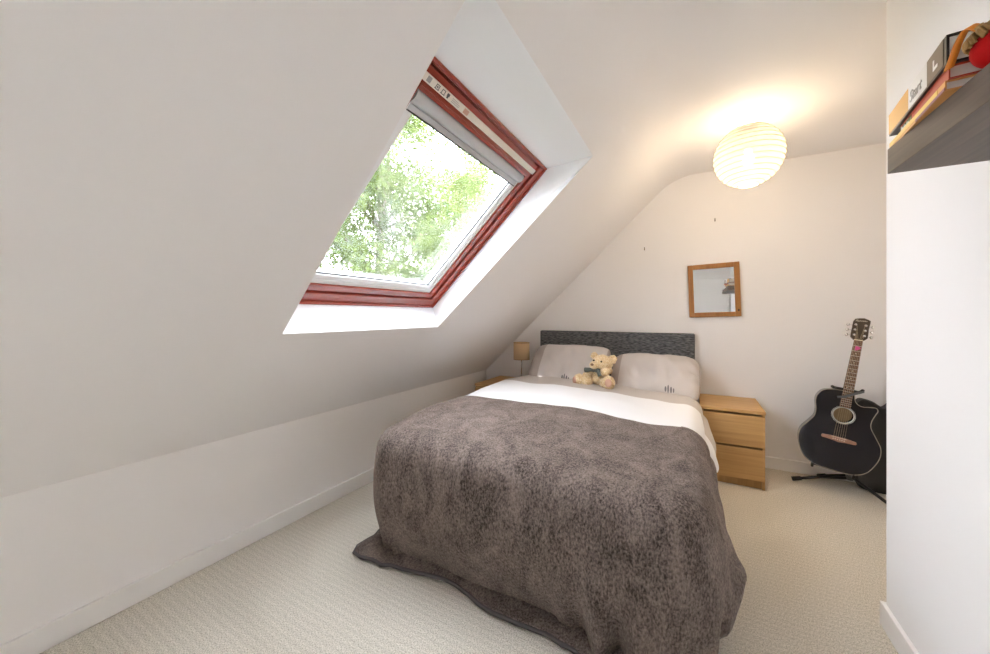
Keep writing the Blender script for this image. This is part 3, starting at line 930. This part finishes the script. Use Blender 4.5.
def bulb_material():
    m = bpy.data.materials.new('lit_bulb'); m.use_nodes = True
    nt = m.node_tree; nt.nodes.remove(nt.nodes['Principled BSDF']); out = nt.nodes['Material Output']
    tr = nt.nodes.new('ShaderNodeBsdfTransparent'); e = nt.nodes.new('ShaderNodeEmission')
    e.inputs[0].default_value = (1.0, 0.86, 0.62, 1); e.inputs[1].default_value = 2.5
    ad = nt.nodes.new('ShaderNodeAddShader')
    nt.links.new(tr.outputs[0], ad.inputs[0]); nt.links.new(e.outputs[0], ad.inputs[1]); nt.links.new(ad.outputs[0], out.inputs[0])
    return m
obj('bulb', bm, bulb_material(), ln)
ld = bpy.data.lights.new('bulb_light', 'POINT'); ld.energy = 13.0; ld.color = (1.0, 0.79, 0.54); ld.shadow_soft_size = 0.04
lo = bpy.data.objects.new('bulb_light', ld); lo.location = (0, 0, QZ - 0.02 - ZC); COL.objects.link(lo); lo.parent = ln

# ------------------------------------------------------------------ mirror and nails on the back wall
mr_rot = Matrix.Rotation(math.radians(-1.9), 4, 'Y')
mi_ = empty('mirror', (0.152, YB - 0.002, 1.435), mr_rot); tag(mi_, 'square wall mirror in a honey coloured wooden frame, hanging slightly askew', 'mirror')
W2, H2, FW = 0.189, 0.226, 0.040
bm = B()
for (x0, x1, z0, z1) in ((-W2, -W2 + FW, -H2, H2), (W2 - FW, W2, -H2, H2), (-W2 + FW, W2 - FW, H2 - FW, H2), (-W2 + FW, W2 - FW, -H2, -H2 + FW)):
    box(bm, x0, x1, -0.022, -0.0, z0, z1)
fo = obj('frame', bm, M_frame_wood, mi_, local=True, bevel=0.004)
bm = B(); quad(bm, [(-W2 + FW - .003, -0.010, -H2 + FW - .003), (W2 - FW + .003, -0.010, -H2 + FW - .003), (W2 - FW + .003, -0.010, H2 - FW + .003), (-W2 + FW - .003, -0.010, H2 - FW + .003)])
obj('mirror_glass', bm, mat('silvered_glass', (0.86, 0.86, 0.85), 0.02, 1.0), mi_, local=True, smooth=False)
bm = B(); ellipsoid(bm, (W2 - 0.018, -0.0222, -H2 + 0.052), (0.008, 0.001, 0.010), sub=2)
obj('wood_knot', bm, mat('knot', (0.08, 0.03, 0.012), 0.5), fo, local=True)
def nail(x, z, label):
    bm = B(); tube(bm, [(x, YB, z + 0.006), (x, YB - 0.010, z + 0.009), (x, YB - 0.014, z + 0.012)], 0.003, 8)
    tube(bm, [(x, YB - 0.004, z + 0.006), (x, YB - 0.006, z - 0.012)], 0.004, 8)
    o = obj('nail', bm, mat('nail_steel', (0.16, 0.12, 0.09), 0.5, 0.6)); tag(o, label, 'nail', 'nails in the back wall')
nail(-0.395, 1.835, 'small nail in the white wall above the headboard, nearer the sloping ceiling')
nail(0.162, 2.033, 'small nail in the white wall directly above the wooden mirror')

# ------------------------------------------------------------------ teddy bear
M_plush = mat('honey_plush', (0.68, 0.48, 0.26), 0.95, bump=(160, 0.9, 0.006), var=(110, (0.84, 0.69, 0.46), 0.40, 0.62), spec=0.1, sheen=0.25)
M_pad = mat('pink_suede', (0.66, 0.40, 0.30), 0.9)
BX, BY = -0.665, 3.0
BZ = top_z(BX, BY) - 0.004
bear = empty('teddy_bear', (BX, BY, BZ)); tag(bear, 'honey coloured curly teddy bear with a grey green scarf, sitting against the pillows', 'teddy bear')
def bpart(name, els, m=M_plush, par=bear, sub=4, amp=0.006, freq=70):
    bm = B()
    for c, r, rot in els: ellipsoid(bm, c, r, sub=sub, amp=amp, freq=freq, rot=rot)
    return obj(name, bm, m, par, local=True)
RX = lambda a: Matrix.Rotation(math.radians(a), 3, 'X')
RY = lambda a: Matrix.Rotation(math.radians(a), 3, 'Y')
RZ = lambda a: Matrix.Rotation(math.radians(a), 3, 'Z')
bpart('body', [((0.0, 0.0, 0.078), (0.070, 0.066, 0.082), None)])
hd = bpart('head', [((0.022, -0.014, 0.196), (0.080, 0.070, 0.066), RY(8)), ((-0.030, -0.066, 0.180), (0.040, 0.038, 0.034), None)])
bpart('ear', [((0.098, -0.006, 0.228), (0.034, 0.020, 0.036), RY(20))], par=hd)
bpart('ear', [((-0.046, 0.0, 0.248), (0.030, 0.018, 0.030), RY(-20))], par=hd)
bpart('arm', [((0.052, -0.062, 0.132), (0.036, 0.050, 0.036), None), ((0.070, -0.02, 0.140), (0.030, 0.045, 0.030), None)])
bpart('arm', [((-0.092, -0.046, 0.088), (0.038, 0.046, 0.036), None), ((-0.072, -0.012, 0.118), (0.030, 0.036, 0.034), None)])
lg = bpart('leg', [((-0.105, -0.066, 0.045), (0.060, 0.055, 0.044), None), ((-0.150, -0.085, 0.053), (0.044, 0.046, 0.052), RZ(20))])
lg2 = bpart('leg', [((0.062, -0.060, 0.045), (0.052, 0.060, 0.044), None), ((0.090, -0.108, 0.056), (0.046, 0.040, 0.055), None)])
bpart('paw_pad', [((0.094, -0.146, 0.060), (0.026, 0.006, 0.032), RZ(5))], M_pad, lg2, 3, 0)
bpart('paw_pad', [((-0.178, -0.118, 0.055), (0.024, 0.006, 0.030), RZ(-38))], M_pad, lg, 3, 0)
M_eye = mat('glass_eye', (0.012, 0.008, 0.006), 0.1)
bpart('eye', [((-0.036, -0.062, 0.216), (0.009, 0.009, 0.009), None)], M_eye, hd, 3, 0)
bpart('eye', [((0.028, -0.084, 0.214), (0.0075, 0.0075, 0.0075), None)], mat('glass_eye_brown', (0.05, 0.025, 0.012), 0.15), hd, 3, 0)
bpart('nose', [((-0.040, -0.104, 0.188), (0.013, 0.009, 0.010), None)], mat('stitched_nose', (0.25, 0.15, 0.09), 0.7), hd, 3, 0)
bm = B()
tube(bm, [(0.0 + 0.062 * math.cos(2 * PI * k / 28), -0.012 + 0.060 * math.sin(2 * PI * k / 28), 0.140 + 0.006 * math.sin(3 * k)) for k in range(28)], 0.015, 8, True)
tube(bm, [(-0.02, -0.072, 0.142), (-0.06, -0.078, 0.144), (-0.105, -0.074, 0.138)], [0.012, 0.016, 0.020], 8)
tube(bm, [(0.0, -0.074, 0.140), (0.012, -0.084, 0.118), (0.02, -0.086, 0.100)], [0.012, 0.016, 0.018], 8)
obj('scarf', bm, mat('scarf_wool', (0.15, 0.17, 0.155), 0.95, bump=(200, 0.5, 0.003)), bear, local=True)

# ------------------------------------------------------------------ guitar
GB = Vector((0.838, 3.30, 0.160))
DZ = 0.055
DN = DZ + 0.035
Grot = Matrix.Rotation(math.radians(9.5), 4, 'Y') @ Matrix.Rotation(math.radians(-3.5), 4, 'X') @ Matrix.Rotation(math.radians(-9), 4, 'Z')
gt = empty('acoustic_guitar', GB, Grot); tag(gt, 'black cutaway acoustic guitar propped on a black stand in the alcove', 'guitar')
def gloss_black():
    m = mat('black_lacquer', (0.009, 0.010, 0.017), 0.16, coat=0.12, spec=0.4)
    return m
M_lacq = gloss_black()
M_bind = mat('cream_binding', (0.72, 0.66, 0.55), 0.4)
M_rose = wood('rosewood', (0.16, 0.075, 0.045), (0.085, 0.038, 0.024), 'Z', 0.45)
M_bridge = wood('pale_rosewood', (0.42, 0.24, 0.17), (0.30, 0.16, 0.11), 'X', 0.5)
M_brass = mat('string_bronze', (0.70, 0.56, 0.36), 0.35, 0.9)
ol = [(0, 0), (0.09, 0.006), (0.155, 0.040), (0.194, 0.105), (0.196, 0.165), (0.168, 0.225), (0.136, 0.285), (0.132, 0.330), (0.142, 0.375), (0.150, 0.405), (0.140, 0.424), (0.112, 0.420), (0.072, 0.414), (0.044, 0.436), (0.033, 0.478), (0.028, 0.492),
      (0.0, 0.495), (-0.06, 0.492), (-0.115, 0.475), (-0.143, 0.430), (-0.146, 0.385), (-0.136, 0.330), (-0.138, 0.280), (-0.165, 0.225), (-0.194, 0.165), (-0.194, 0.105), (-0.155, 0.040), (-0.09, 0.006)]
OL = [Vector((p.x * 1.05, p.y)) for p in catmull([(x, z + DZ * sstep(0.0, 0.17, z), 0) for x, z in ol], 5)]
DEP = 0.105
HOLE = (0.0, 0.330 + DZ, 0.051)
def gbody():
    bm = B(); N = len(OL)
    hole = []
    hc = Vector((HOLE[0], HOLE[1]))
    f = [bm.verts.new((p.x, 0, p.y)) for p in OL]
    # front face with the sound hole: ring of quads from the hole to the outline by angle
    angs = [math.atan2(p.y - hc.y, p.x - hc.x) for p in OL]
    h = [bm.verts.new((hc.x + HOLE[2] * math.cos(a), 0, hc.y + HOLE[2] * math.sin(a))) for a in angs]
    for i in range(N):
        j = (i + 1) % N
        try: bm.faces.new((f[i], f[j], h[j], h[i]))
        except Exception: pass
    hb = [bm.verts.new((v.co.x, 0.003, v.co.z)) for v in h]
    for i in range(N):
        j = (i + 1) % N
        try: bm.faces.new((h[i], h[j], hb[j], hb[i]))
        except Exception: pass
    b = [bm.verts.new((p.x, DEP - 0.012 * sstep(0.0, 0.5, p.y), p.y)) for p in OL]
    for i in range(N):
        j = (i + 1) % N
        bm.faces.new((f[j], f[i], b[i], b[j]))
    bm.faces.new(b)
    return bm
body = obj('body', gbody(), M_lacq, gt, local=True, smooth=False)
bm = B(); tube(bm, [(p.x * 0.994, 0.0005, p.y) for p in OL], 0.0024, 6, True); obj('binding', bm, mat('aged_binding', (0.42, 0.37, 0.30), 0.45), body, local=True)
bm = B()
rg = lathe(bm, [(0.0005, 0), (0.0505, 0)], (0, 0, 0), 40, Matrix.Translation((HOLE[0], 0.05, HOLE[1])) @ Matrix.Rotation(PI / 2, 4, 'X'))
obj('sound_hole', bm, wood('spruce_inside', (0.42, 0.30, 0.16), (0.30, 0.2, 0.1), 'Z', 0.7), body, local=True)
bm = B()
MR = Matrix.Translation((HOLE[0], -0.0006, HOLE[1])) @ Matrix.Rotation(PI / 2, 4, 'X')
lathe(bm, [(0.0500, 0), (0.0500, 0.0008), (0.0565, 0.0008), (0.0565, 0)], (0, 0, 0), 48, MR)
lathe(bm, [(0.0595, 0), (0.0595, 0.0008), (0.0615, 0.0008), (0.0615, 0)], (0, 0, 0), 48, MR)
obj('rosette', bm, mat('rosette_inlay', (0.62, 0.64, 0.58), 0.4), body, local=True)
# neck
ZN, ZF = 0.815 + DN, 0.385 + DZ
bm = B()
pr = []
for k in range(9):
    a = PI * k / 8; pr.append((math.cos(a), math.sin(a)))
secs = []
for z, w, d in ((0.470 + DZ, 0.030, 0.026), (0.52 + DZ, 0.0275, 0.020), (0.66 + DN, 0.0250, 0.018), (ZN, 0.0215, 0.0165)):
    secs.append([bm.verts.new((x * w, 0.001 + y * d, z)) for x, y in pr])
for a, b in zip(secs, secs[1:]):
    for k in range(8): bm.faces.new((a[k], a[k + 1], b[k + 1], b[k]))
    bm.faces.new((a[0], b[0], b[-1], a[-1]))
bm.faces.new(secs[0]); bm.faces.new(secs[-1][::-1])
nk = obj('neck', bm, M_lacq, gt, local=True, auto=0.8)
bm = B()
v = [(-0.028, ZF), (0.028, ZF), (0.0215, ZN), (-0.0215, ZN)]
A_ = [bm.verts.new((x, -0.0055, z)) for x, z in v]; C_ = [bm.verts.new((x, 0.001, z)) for x, z in v]
bm.faces.new(A_); bm.faces.new(C_[::-1])
for k in range(4): bm.faces.new((A_[k], C_[k], C_[(k + 1) % 4], A_[(k + 1) % 4]))
fb = obj('fretboard', bm, M_rose, nk, local=True, smooth=False)
for k in range(1, 20):
    bm = B()
    z = ZN - 0.675 * (1 - 2 ** (-k / 12))
    w = 0.0215 + (0.028 - 0.0215) * (ZN - z) / (ZN - ZF)
    box(bm, -w, w, -0.0068, -0.0054, z - 0.0012, z + 0.0012)
    obj('fret', bm, M_chrome, fb, local=True, smooth=False)
for k in (3, 5, 7, 9, 12, 15):
    z = ZN - 0.675 * (1 - (2 ** (-k / 12) + 2 ** (-(k - 1) / 12)) / 2)
    for xx in ((0,) if k != 12 else (-0.01, 0.01)):
        bm = B(); tube(bm, [(xx, -0.0058, z), (xx, -0.0054, z)], 0.003, 10)
        obj('fret_dot', bm, M_bind, fb, local=True)
bm = B(); box(bm, -0.022, 0.022, -0.009, 0.002, ZN, ZN + 0.006); obj('nut', bm, mat('bone_nut', (0.85, 0.78, 0.58), 0.4), nk, local=True)
# headstock, tilted back
HS = Matrix.Translation((0, 0, ZN + 0.004)) @ Matrix.Rotation(math.radians(-13), 4, 'X') @ Matrix.Diagonal((1.05, 1, 0.84, 1))
hp = [(-0.024, 0), (-0.040, 0.022), (-0.041, 0.05), (-0.039, 0.10), (-0.038, 0.155), (-0.030, 0.178), (-0.010, 0.186), (0.012, 0.190), (0.030, 0.182), (0.043, 0.172), (0.043, 0.155), (0.040, 0.10), (0.041, 0.05), (0.040, 0.022), (0.024, 0)]
bm = B()
A_ = [bm.verts.new(HS @ Vector((x, 0, z))) for x, z in hp]; C_ = [bm.verts.new(HS @ Vector((x, 0.015, z))) for x, z in hp]
bm.faces.new(A_); bm.faces.new(C_[::-1])
for k in range(len(hp)): bm.faces.new((A_[k], C_[k], C_[(k + 1) % len(hp)], A_[(k + 1) % len(hp)]))
bmesh.ops.recalc_face_normals(bm, faces=bm.faces)
hs = obj('headstock', bm, wood('dark_head_veneer', (0.085, 0.062, 0.042), (0.050, 0.034, 0.022), 'Z', 0.35), gt, local=True, smooth=False, bevel=0.002)
M_gold = mat('head_logo', (0.72, 0.66, 0.52), 0.35)
bm = B()   # flowing script mark near the head's top, as small as it reads in the photo
sc = [(-0.026, 0.156), (-0.022, 0.170), (-0.015, 0.166), (-0.020, 0.160), (-0.010, 0.158), (-0.006, 0.166), (0.000, 0.160), (0.006, 0.168), (0.010, 0.160), (0.017, 0.168), (0.020, 0.161), (0.028, 0.166)]
tube(bm, [HS @ Vector((p.x, -0.0006, p.y)) for p in catmull([(x, z, 0) for x, z in sc], 5, False)], 0.0013, 5)
obj('logo', bm, M_gold, hs, local=True)
for k in range(6):
    s = -1 if k < 3 else 1; z = 0.040 + 0.044 * (k % 3)
    bm = B()
    tube(bm, [HS @ Vector((s * 0.024, -0.012, z)), HS @ Vector((s * 0.024, 0.02, z))], 0.0042, 10)
    tube(bm, [HS @ Vector((s * 0.024, 0.002, z)), HS @ Vector((s * 0.024, -0.002, z))], 0.0080, 12)
    tube(bm, [HS @ Vector((s * 0.024, 0.018, z)), HS @ Vector((s * 0.052, 0.018, z))], 0.003, 8)
    box(bm, s * 0.024 - 0.010, s * 0.024 + 0.010, 0.0155, 0.026, z - 0.011, z + 0.011, HS)
    tp = obj('tuning_peg', bm, M_chrome, hs, local=True)
    bm = B(); ellipsoid(bm, HS @ Vector((s * 0.059, 0.018, z)), (0.009, 0.005, 0.011), sub=2)
    obj('peg_button', bm, mat('peg_chrome', (0.85, 0.84, 0.82), 0.25, 0.8) if 'peg_chrome' not in MATS else MATS['peg_chrome'], tp, local=True)
# bridge, pins, strings
bm = B()
bp_ = [(-0.090, 0.160), (-0.086, 0.152), (-0.040, 0.149), (0, 0.143), (0.040, 0.149), (0.086, 0.152), (0.090, 0.160), (0.086, 0.172), (0.04, 0.178), (-0.04, 0.178), (-0.086, 0.172)]
bp_ = [(x, z + DZ) for x, z in bp_]
A_ = [bm.verts.new((x, -0.008, z)) for x, z in bp_]; C_ = [bm.verts.new((x, 0.0, z)) for x, z in bp_]
bm.faces.new(A_); bm.faces.new(C_[::-1])
for k in range(len(bp_)): bm.faces.new((A_[k], C_[k], C_[(k + 1) % len(bp_)], A_[(k + 1) % len(bp_)]))
bmesh.ops.recalc_face_normals(bm, faces=bm.faces)
br = obj('bridge', bm, M_bridge, gt, local=True, smooth=False, bevel=0.0015)
bm = B(); box(bm, -0.038, 0.038, -0.011, -0.007, 0.1715 + DZ, 0.1745 + DZ); obj('saddle', bm, M_bind, br, local=True, smooth=False)
for k in range(6):
    x = -0.028 + 0.0112 * k
    bm = B(); ellipsoid(bm, (x, -0.010, 0.160 + DZ), (0.0034, 0.0034, 0.0034), sub=2); obj('bridge_pin', bm, M_bind, br, local=True)
    xn = -0.0175 + 0.007 * k
    sgn = -1 if k < 3 else 1; zz = 0.040 + 0.044 * ((k % 3) if k < 3 else (2 - k % 3))
    bm = B(); tube(bm, [(x, -0.009, 0.161 + DZ), (x, -0.0118, 0.173 + DZ), (xn, -0.0098, ZN + 0.003), HS @ Vector((sgn * 0.020, -0.007, zz))], 0.0008 - 0.00006 * k, 5)
    obj('string', bm, M_brass, gt, local=True)
bm = B(); tube(bm, [(0.0, DEP * 0.5, -0.012), (0.0, DEP * 0.5, 0.002)], 0.006, 10); obj('strap_button', bm, M_chrome, gt, local=True)
# pink plectrum tucked under the strings
PM = gt.matrix_world @ Matrix.Translation((0.0, -0.0125, 0.760 + DN)) @ Matrix.Rotation(math.radians(25), 4, 'Y')
pk = empty('tmp', (0, 0, 0)); bpy.data.objects.remove(pk)
bm = B()
pts = catmull([(-0.014, 0, 0.010), (0.0, 0, 0.014), (0.014, 0, 0.010), (0.008, 0, -0.006), (0, 0, -0.017), (-0.008, 0, -0.006)], 5)
A_ = [bm.verts.new(PM @ p) for p in pts]; C_ = [bm.verts.new(PM @ (p + Vector((0, 0.0012, 0)))) for p in pts]
bm.faces.new(A_); bm.faces.new(C_[::-1])
for k in range(len(pts)): bm.faces.new((A_[k], C_[k], C_[(k + 1) % len(pts)], A_[(k + 1) % len(pts)]))
bmesh.ops.recalc_face_normals(bm, faces=bm.faces)
tag(obj('plectrum', bm, mat('pink_plectrum', (0.75, 0.10, 0.33), 0.35), smooth=False), 'pink plectrum tucked under the strings near the guitar head', 'plectrum')

# ------------------------------------------------------------------ guitar stand
gs = empty('guitar_stand', (0.955, 3.40, 0)); tag(gs, 'black tripod guitar stand with a padded neck rest, holding the guitar', 'guitar stand')
hub = Vector((0.950, 3.385, 0.115))
bm = B(); tube(bm, [hub - Vector((0, 0, 0.03)), hub + Vector((0, 0, 0.05))], 0.020, 14); obj('hub', bm, M_grey_foam, gs)
for e in ((0.645, 3.405, 0.018), (1.120, 3.060, 0.018), (0.830, 3.560, 0.018)):
    e = Vector(e); bm = B(); tube(bm, [hub + Vector((0, 0, -0.02 if e.x < .8 else 0.0)), hub.lerp(e, 0.5) , e], 0.010, 10)
    l_ = obj('leg', bm, M_blackmetal, gs)
    d = (e - hub).normalized(); bm = B(); tube(bm, [e - d * 0.05, e + d * 0.006], 0.0150, 10); obj('rubber_foot', bm, M_black, l_)
yk = GB + Grot.to_3x3() @ Vector((0.0, 0.075, 0.555))
topz = Vector((yk.x, yk.y + 0.05, yk.z))
bm = B(); tube(bm, [hub, hub.lerp(topz, 0.5) + Vector((0, 0.04, 0)), topz], 0.009, 10); obj('upright', bm, M_blackmetal, gs)
G3 = gt.matrix_world
bm = B(); tube(bm, [G3 @ Vector(p) for p in ((-0.085, -0.03, 0.565), (-0.075, 0.01, 0.560), (-0.055, 0.055, 0.557), (0, 0.075, 0.557), (0.055, 0.055, 0.557), (0.062, 0.010, 0.565), (0.064, -0.03, 0.578))], 0.0095, 10)
yo = obj('neck_rest', bm, M_black, gs)
bm = B(); tube(bm, [G3 @ Vector(p) for p in ((0.070, -0.026, 0.572), (0.03, -0.027, 0.545), (-0.015, -0.026, 0.512), (-0.048, -0.012, 0.500))], 0.0085, 8); obj('neck_strap', bm, M_grey_foam, yo)
for s in (-1, 1):
    bm = B(); tube(bm, [hub + Vector((0, 0, 0.02)), G3 @ Vector((s * 0.10, 0.09, -0.014)), G3 @ Vector((s * 0.105, -0.012, -0.010)), G3 @ Vector((s * 0.107, -0.018, 0.012))], 0.008, 10)
    obj('cradle_arm', bm, M_blackmetal if s < 0 else M_blackmetal, gs)

# black gig bag behind the guitar
gb = empty('gig_bag', (1.25, 3.35, 0)); tag(gb, 'black soft instrument bag standing in the corner behind the guitar', 'bag')
bm = B()
prf = catmull([(1.02, 0, 0.03), (1.00, 0, 0.16), (1.03, 0, 0.30), (1.035, 0, 0.42), (1.005, 0, 0.55), (1.04, 0, 0.625), (1.10, 0, 0.615), (1.16, 0, 0.58), (1.22, 0, 0.64), (1.30, 0, 0.66), (1.40, 0, 0.58), (1.44, 0, 0.40), (1.47, 0, 0.2), (1.44, 0, 0.03), (1.3, 0, 0.002), (1.12, 0, 0.002)], 5)
rings = []
for (y, s) in ((3.46, 0.86), (3.445, 0.95), (3.45, 1.0), (3.49, 1.0), (3.52, 1.0), (3.53, 0.93)):
    c = Vector((1.22, 0, 0.3)); ring_ = []
    for p in prf:
        q = c + (p - c) * s; q.z = max(q.z, 0.001)
        lean = 0.16 * q.z
        ring_.append(bm.verts.new((q.x, y + lean * 0.35, q.z)))
    rings.append(ring_)
for a, b in zip(rings, rings[1:]):
    for k in range(len(a)): bm.faces.new((a[k], a[(k + 1) % len(a)], b[(k + 1) % len(a)], b[k]))
bm.faces.new(rings[0][::-1]); bm.faces.new(rings[-1])
bmesh.ops.recalc_face_normals(bm, faces=bm.faces)
obj('bag_shell', bm, mat('black_nylon', (0.018, 0.018, 0.020), 0.5, bump=(14, 0.4, 0.02)), gb, auto=0.9)
bm = B(); tube(bm, [Vector((1.22 + (p.x - 1.22) * 1.004, 3.47 + 0.056 * p.z, max(0.006, 0.3 + (p.z - 0.3) * 1.004))) for p in prf], 0.004, 6, True)
obj('zip_seam', bm, mat('zip_grey', (0.06, 0.06, 0.065), 0.5), gb)

# ------------------------------------------------------------------ shelf with books
bm = B(); box(bm, 0.420, XR - 0.001, 0.15, 1.249, 1.572, 1.633)
tag(obj('wall_shelf', bm, M_shelf, bevel=0.0015), 'dark wooden floating shelf on the white wall by the camera', 'shelf')

M_page = mat('book_pages', (0.74, 0.71, 0.66), 0.9, bump=(400, 0.3, 0.001))
def book(name, label, far, near, width, z0, z1, cover, boards=0.003, group='books on the dark shelf'):
    """spine runs from far to near (2D points), pages go to +x"""
    far, near = Vector((*far, 0)), Vector((*near, 0))
    ax = (far - near); L = ax.length; ax.normalize(); px = Vector((ax.y, -ax.x, 0))
    Mx = Matrix(((px.x, ax.x, 0, near.x), (px.y, ax.y, 0, near.y), (0, 0, 1, z0), (0, 0, 0, 1)))
    root = empty(name, (0, 0, 0), Mx); tag(root, label, 'book', group)
    H = z1 - z0
    bm = B()
    box(bm, 0, width, 0, L, 0, boards); box(bm, 0, width, 0, L, H - boards, H)
    box(bm, 0, boards, 0, L, boards, H - boards)
    cv = obj('cover', bm, cover, root, local=True, smooth=False)
    bm = B(); box(bm, boards, width - 0.004, 0.004, L - 0.004, boards, H - boards); obj('pages', bm, M_page, root, local=True, smooth=False)
    return root, cv, L, H
M_cov_y = mat('orange_cover', (0.72, 0.36, 0.12), 0.5)
M_cov_r = mat('red_cover', (0.50, 0.075, 0.035), 0.5)
M_cov_k = mat('black_cover', (0.012, 0.012, 0.013), 0.4)
bA, cA, LA, HA = book('paperback', 'orange and red paperback at the bottom of the pile on the dark shelf', (0.428, 1.262), (0.402, 0.972), 0.215, 1.633, 1.6505, M_cov_y, 0.002)
bB, cB, LB, HB = book('paperback', 'red backed book in the middle of the pile on the dark shelf', (0.434, 1.225), (0.404, 0.966), 0.20, 1.6505, 1.6745, M_cov_r, 0.002)
bC, cC, LC, HC = book('hardback_book', 'thick white and black hardback with brown spine patch, on top of the pile', (0.433, 1.278), (0.398, 0.958), 0.23, 1.6745, 1.7265, M_cov_k, 0.0035)
def decal(cv, nm, y0, y1, z0, z1, m, dz=0.0006):
    bm = B(); box(bm, -dz, 0.0002, y0, y1, z0, z1); return obj(nm, bm, m, cv, local=True, smooth=False)
M_pw = mat('spine_white', (0.80, 0.79, 0.77), 0.5); M_por = mat('spine_orange', (0.70, 0.36, 0.08), 0.5)
M_pbr = mat('spine_brown', (0.20, 0.145, 0.105), 0.5); M_ppur = mat('spine_purple', (0.36, 0.13, 0.17), 0.5); M_pyel = mat('spine_yellow', (0.86, 0.58, 0.16), 0.5)
M_pgrn = mat('spine_green', (0.12, 0.16, 0.05), 0.5)
decal(cC, 'spine_patch', 0.085, LC - 0.0005, 0.004, HC, M_pw)
decal(cC, 'spine_patch', LC - 0.135, LC - 0.0005, 0.004, HC, M_por, 0.0009)
decal(cC, 'spine_patch', 0.012, 0.085, 0.004, HC, M_pbr)
decal(cC, 'spine_mark', 0.035, 0.055, 0.016, 0.022, M_pw, 0.0012)
decal(cC, 'spine_mark', 0.050, 0.055, 0.016, 0.036, M_pw, 0.0012)
decal(cB, 'spine_patch', LB - 0.075, LB - 0.002, 0.002, 0.020, M_pgrn)
decal(cA, 'spine_patch', 0.03, LA - 0.002, 0.006, 0.0165, M_pyel)
decal(cA, 'spine_patch', 0.0, 0.13, 0.0005, 0.006, M_ppur, 0.0008)
def spine_text(cv, txt, ypos, zpos, size, m):
    cu = bpy.data.curves.new('spine_text', 'FONT'); cu.body = txt; cu.size = size; cu.extrude = 0.0004; cu.materials.append(m); cu.shear = 0.25
    t = bpy.data.objects.new('tmp_text', cu); COL.objects.link(t)
    bpy.context.view_layer.update()
    me = bpy.data.meshes.new_from_object(t.evaluated_get(bpy.context.evaluated_depsgraph_get()))
    bpy.data.objects.remove(t); bpy.data.curves.remove(cu); me.name = 'spine_text'
    o = bpy.data.objects.new('spine_text', me); COL.objects.link(o); o.parent = cv
    o.matrix_basis = Matrix(((0, 0, -1, -0.0014), (-1, 0, 0, ypos), (0, 1, 0, zpos), (0, 0, 0, 1)))
spine_text(cC, 'Start', LC - 0.145, 0.014, 0.034, mat('spine_grey', (0.48, 0.46, 0.44), 0.6))
for k, (y, h_) in enumerate(((0.012, 0.013), (0.020, 0.009), (0.029, 0.012), (0.037, 0.008), (0.046, 0.011), (0.054, 0.008))):
    decal(cB, 'spine_mark', LB - y - 0.005, LB - y, 0.005, 0.005 + h_, M_pw, 0.0012)
# ribbon bookmarks
M_rib = mat('dark_red_ribbon', (0.30, 0.012, 0.012), 0.5)
def ribbon(root, x, z, w, l, side=0.0):
    bm = B()
    pts = [(x, 0.0035, z), (x + 0.2 * side, -0.010, z - 0.002), (x + side, -0.018, z - l)]
    for a, b in zip(pts, pts[1:]):
        quad(bm, [(a[0] - w / 2, a[1], a[2]), (a[0] + w / 2, a[1], a[2]), (b[0] + w / 2, b[1], b[2]), (b[0] - w / 2, b[1], b[2])])
    obj('ribbon_bookmark', bm, M_rib, root, local=True, solid=0.0006)
ribbon(bC, 0.055, 0.036, 0.010, 0.012, 0.012)
ribbon(bB, 0.050, 0.012, 0.008, 0.012, 0.03)

# red round ornament with straw top and an orange ribbon, lying on the books
OC = Vector((0.443, 0.918, 1.6335 + 0.0330))
orn = empty('ornament', (OC.x, OC.y, 1.6335)); tag(orn, 'red ball ornament with golden straw top and orange ribbon, in front of the book pile', 'ornament')
bm = B(); ellipsoid(bm, OC, (0.0330, 0.0330, 0.0330), sub=4, amp=0.0004, freq=40); obj('ball', bm, mat('red_felt', (0.50, 0.003, 0.004), 0.6, var=(9, (0.36, 0.002, 0.003), 0.4, 0.7), spec=0.15), orn)
M_straw = wood('golden_straw', (0.55, 0.35, 0.13), (0.32, 0.18, 0.06), 'Z', 0.7)
bm = B()
rn = random.Random(4)
ax = Vector((-0.42, 0.10, 0.80)).normalized()
e1 = ax.cross(Vector((0, 0, 1))).normalized(); e2 = ax.cross(e1)
for k in range(110):
    a = rn.uniform(0, 2 * PI); b_ = rn.uniform(0.65, 0.95)
    pts = []
    for t in (0.05, 0.35, 0.7, 1.0):
        th = b_ * t; rr = 0.0355 + 0.006 * math.sin(t * PI) + rn.uniform(-0.001, 0.003)
        pts.append(OC + rr * (ax * math.cos(th) + (e1 * math.cos(a) + e2 * math.sin(a)) * math.sin(th)))
    if max(p.y for p in pts) > 0.952: continue
    tube(bm, catmull(pts, 3, False), 0.0020, 5)
tube(bm, [OC + ax * 0.039, OC + ax * 0.049], 0.006, 8)
obj('straw_top', bm, M_straw, orn)
bm = B()
rp = catmull([OC + ax * 0.042, Vector((0.412, 0.930, 1.716)), Vector((0.405, 0.940, 1.700)), Vector((0.401, 0.945, 1.680)), Vector((0.397, 0.951, 1.660))], 6, False)
L_ = [bm.verts.new(p + Vector((0.006, 0, 0.003))) for p in rp]; R_ = [bm.verts.new(p - Vector((0.006, 0, 0.003))) for p in rp]
for k in range(len(rp) - 1): bm.faces.new((L_[k], L_[k + 1], R_[k + 1], R_[k]))
obj('ribbon', bm, mat('orange_ribbon', (0.78, 0.27, 0.03), 0.45), orn, solid=0.0015)
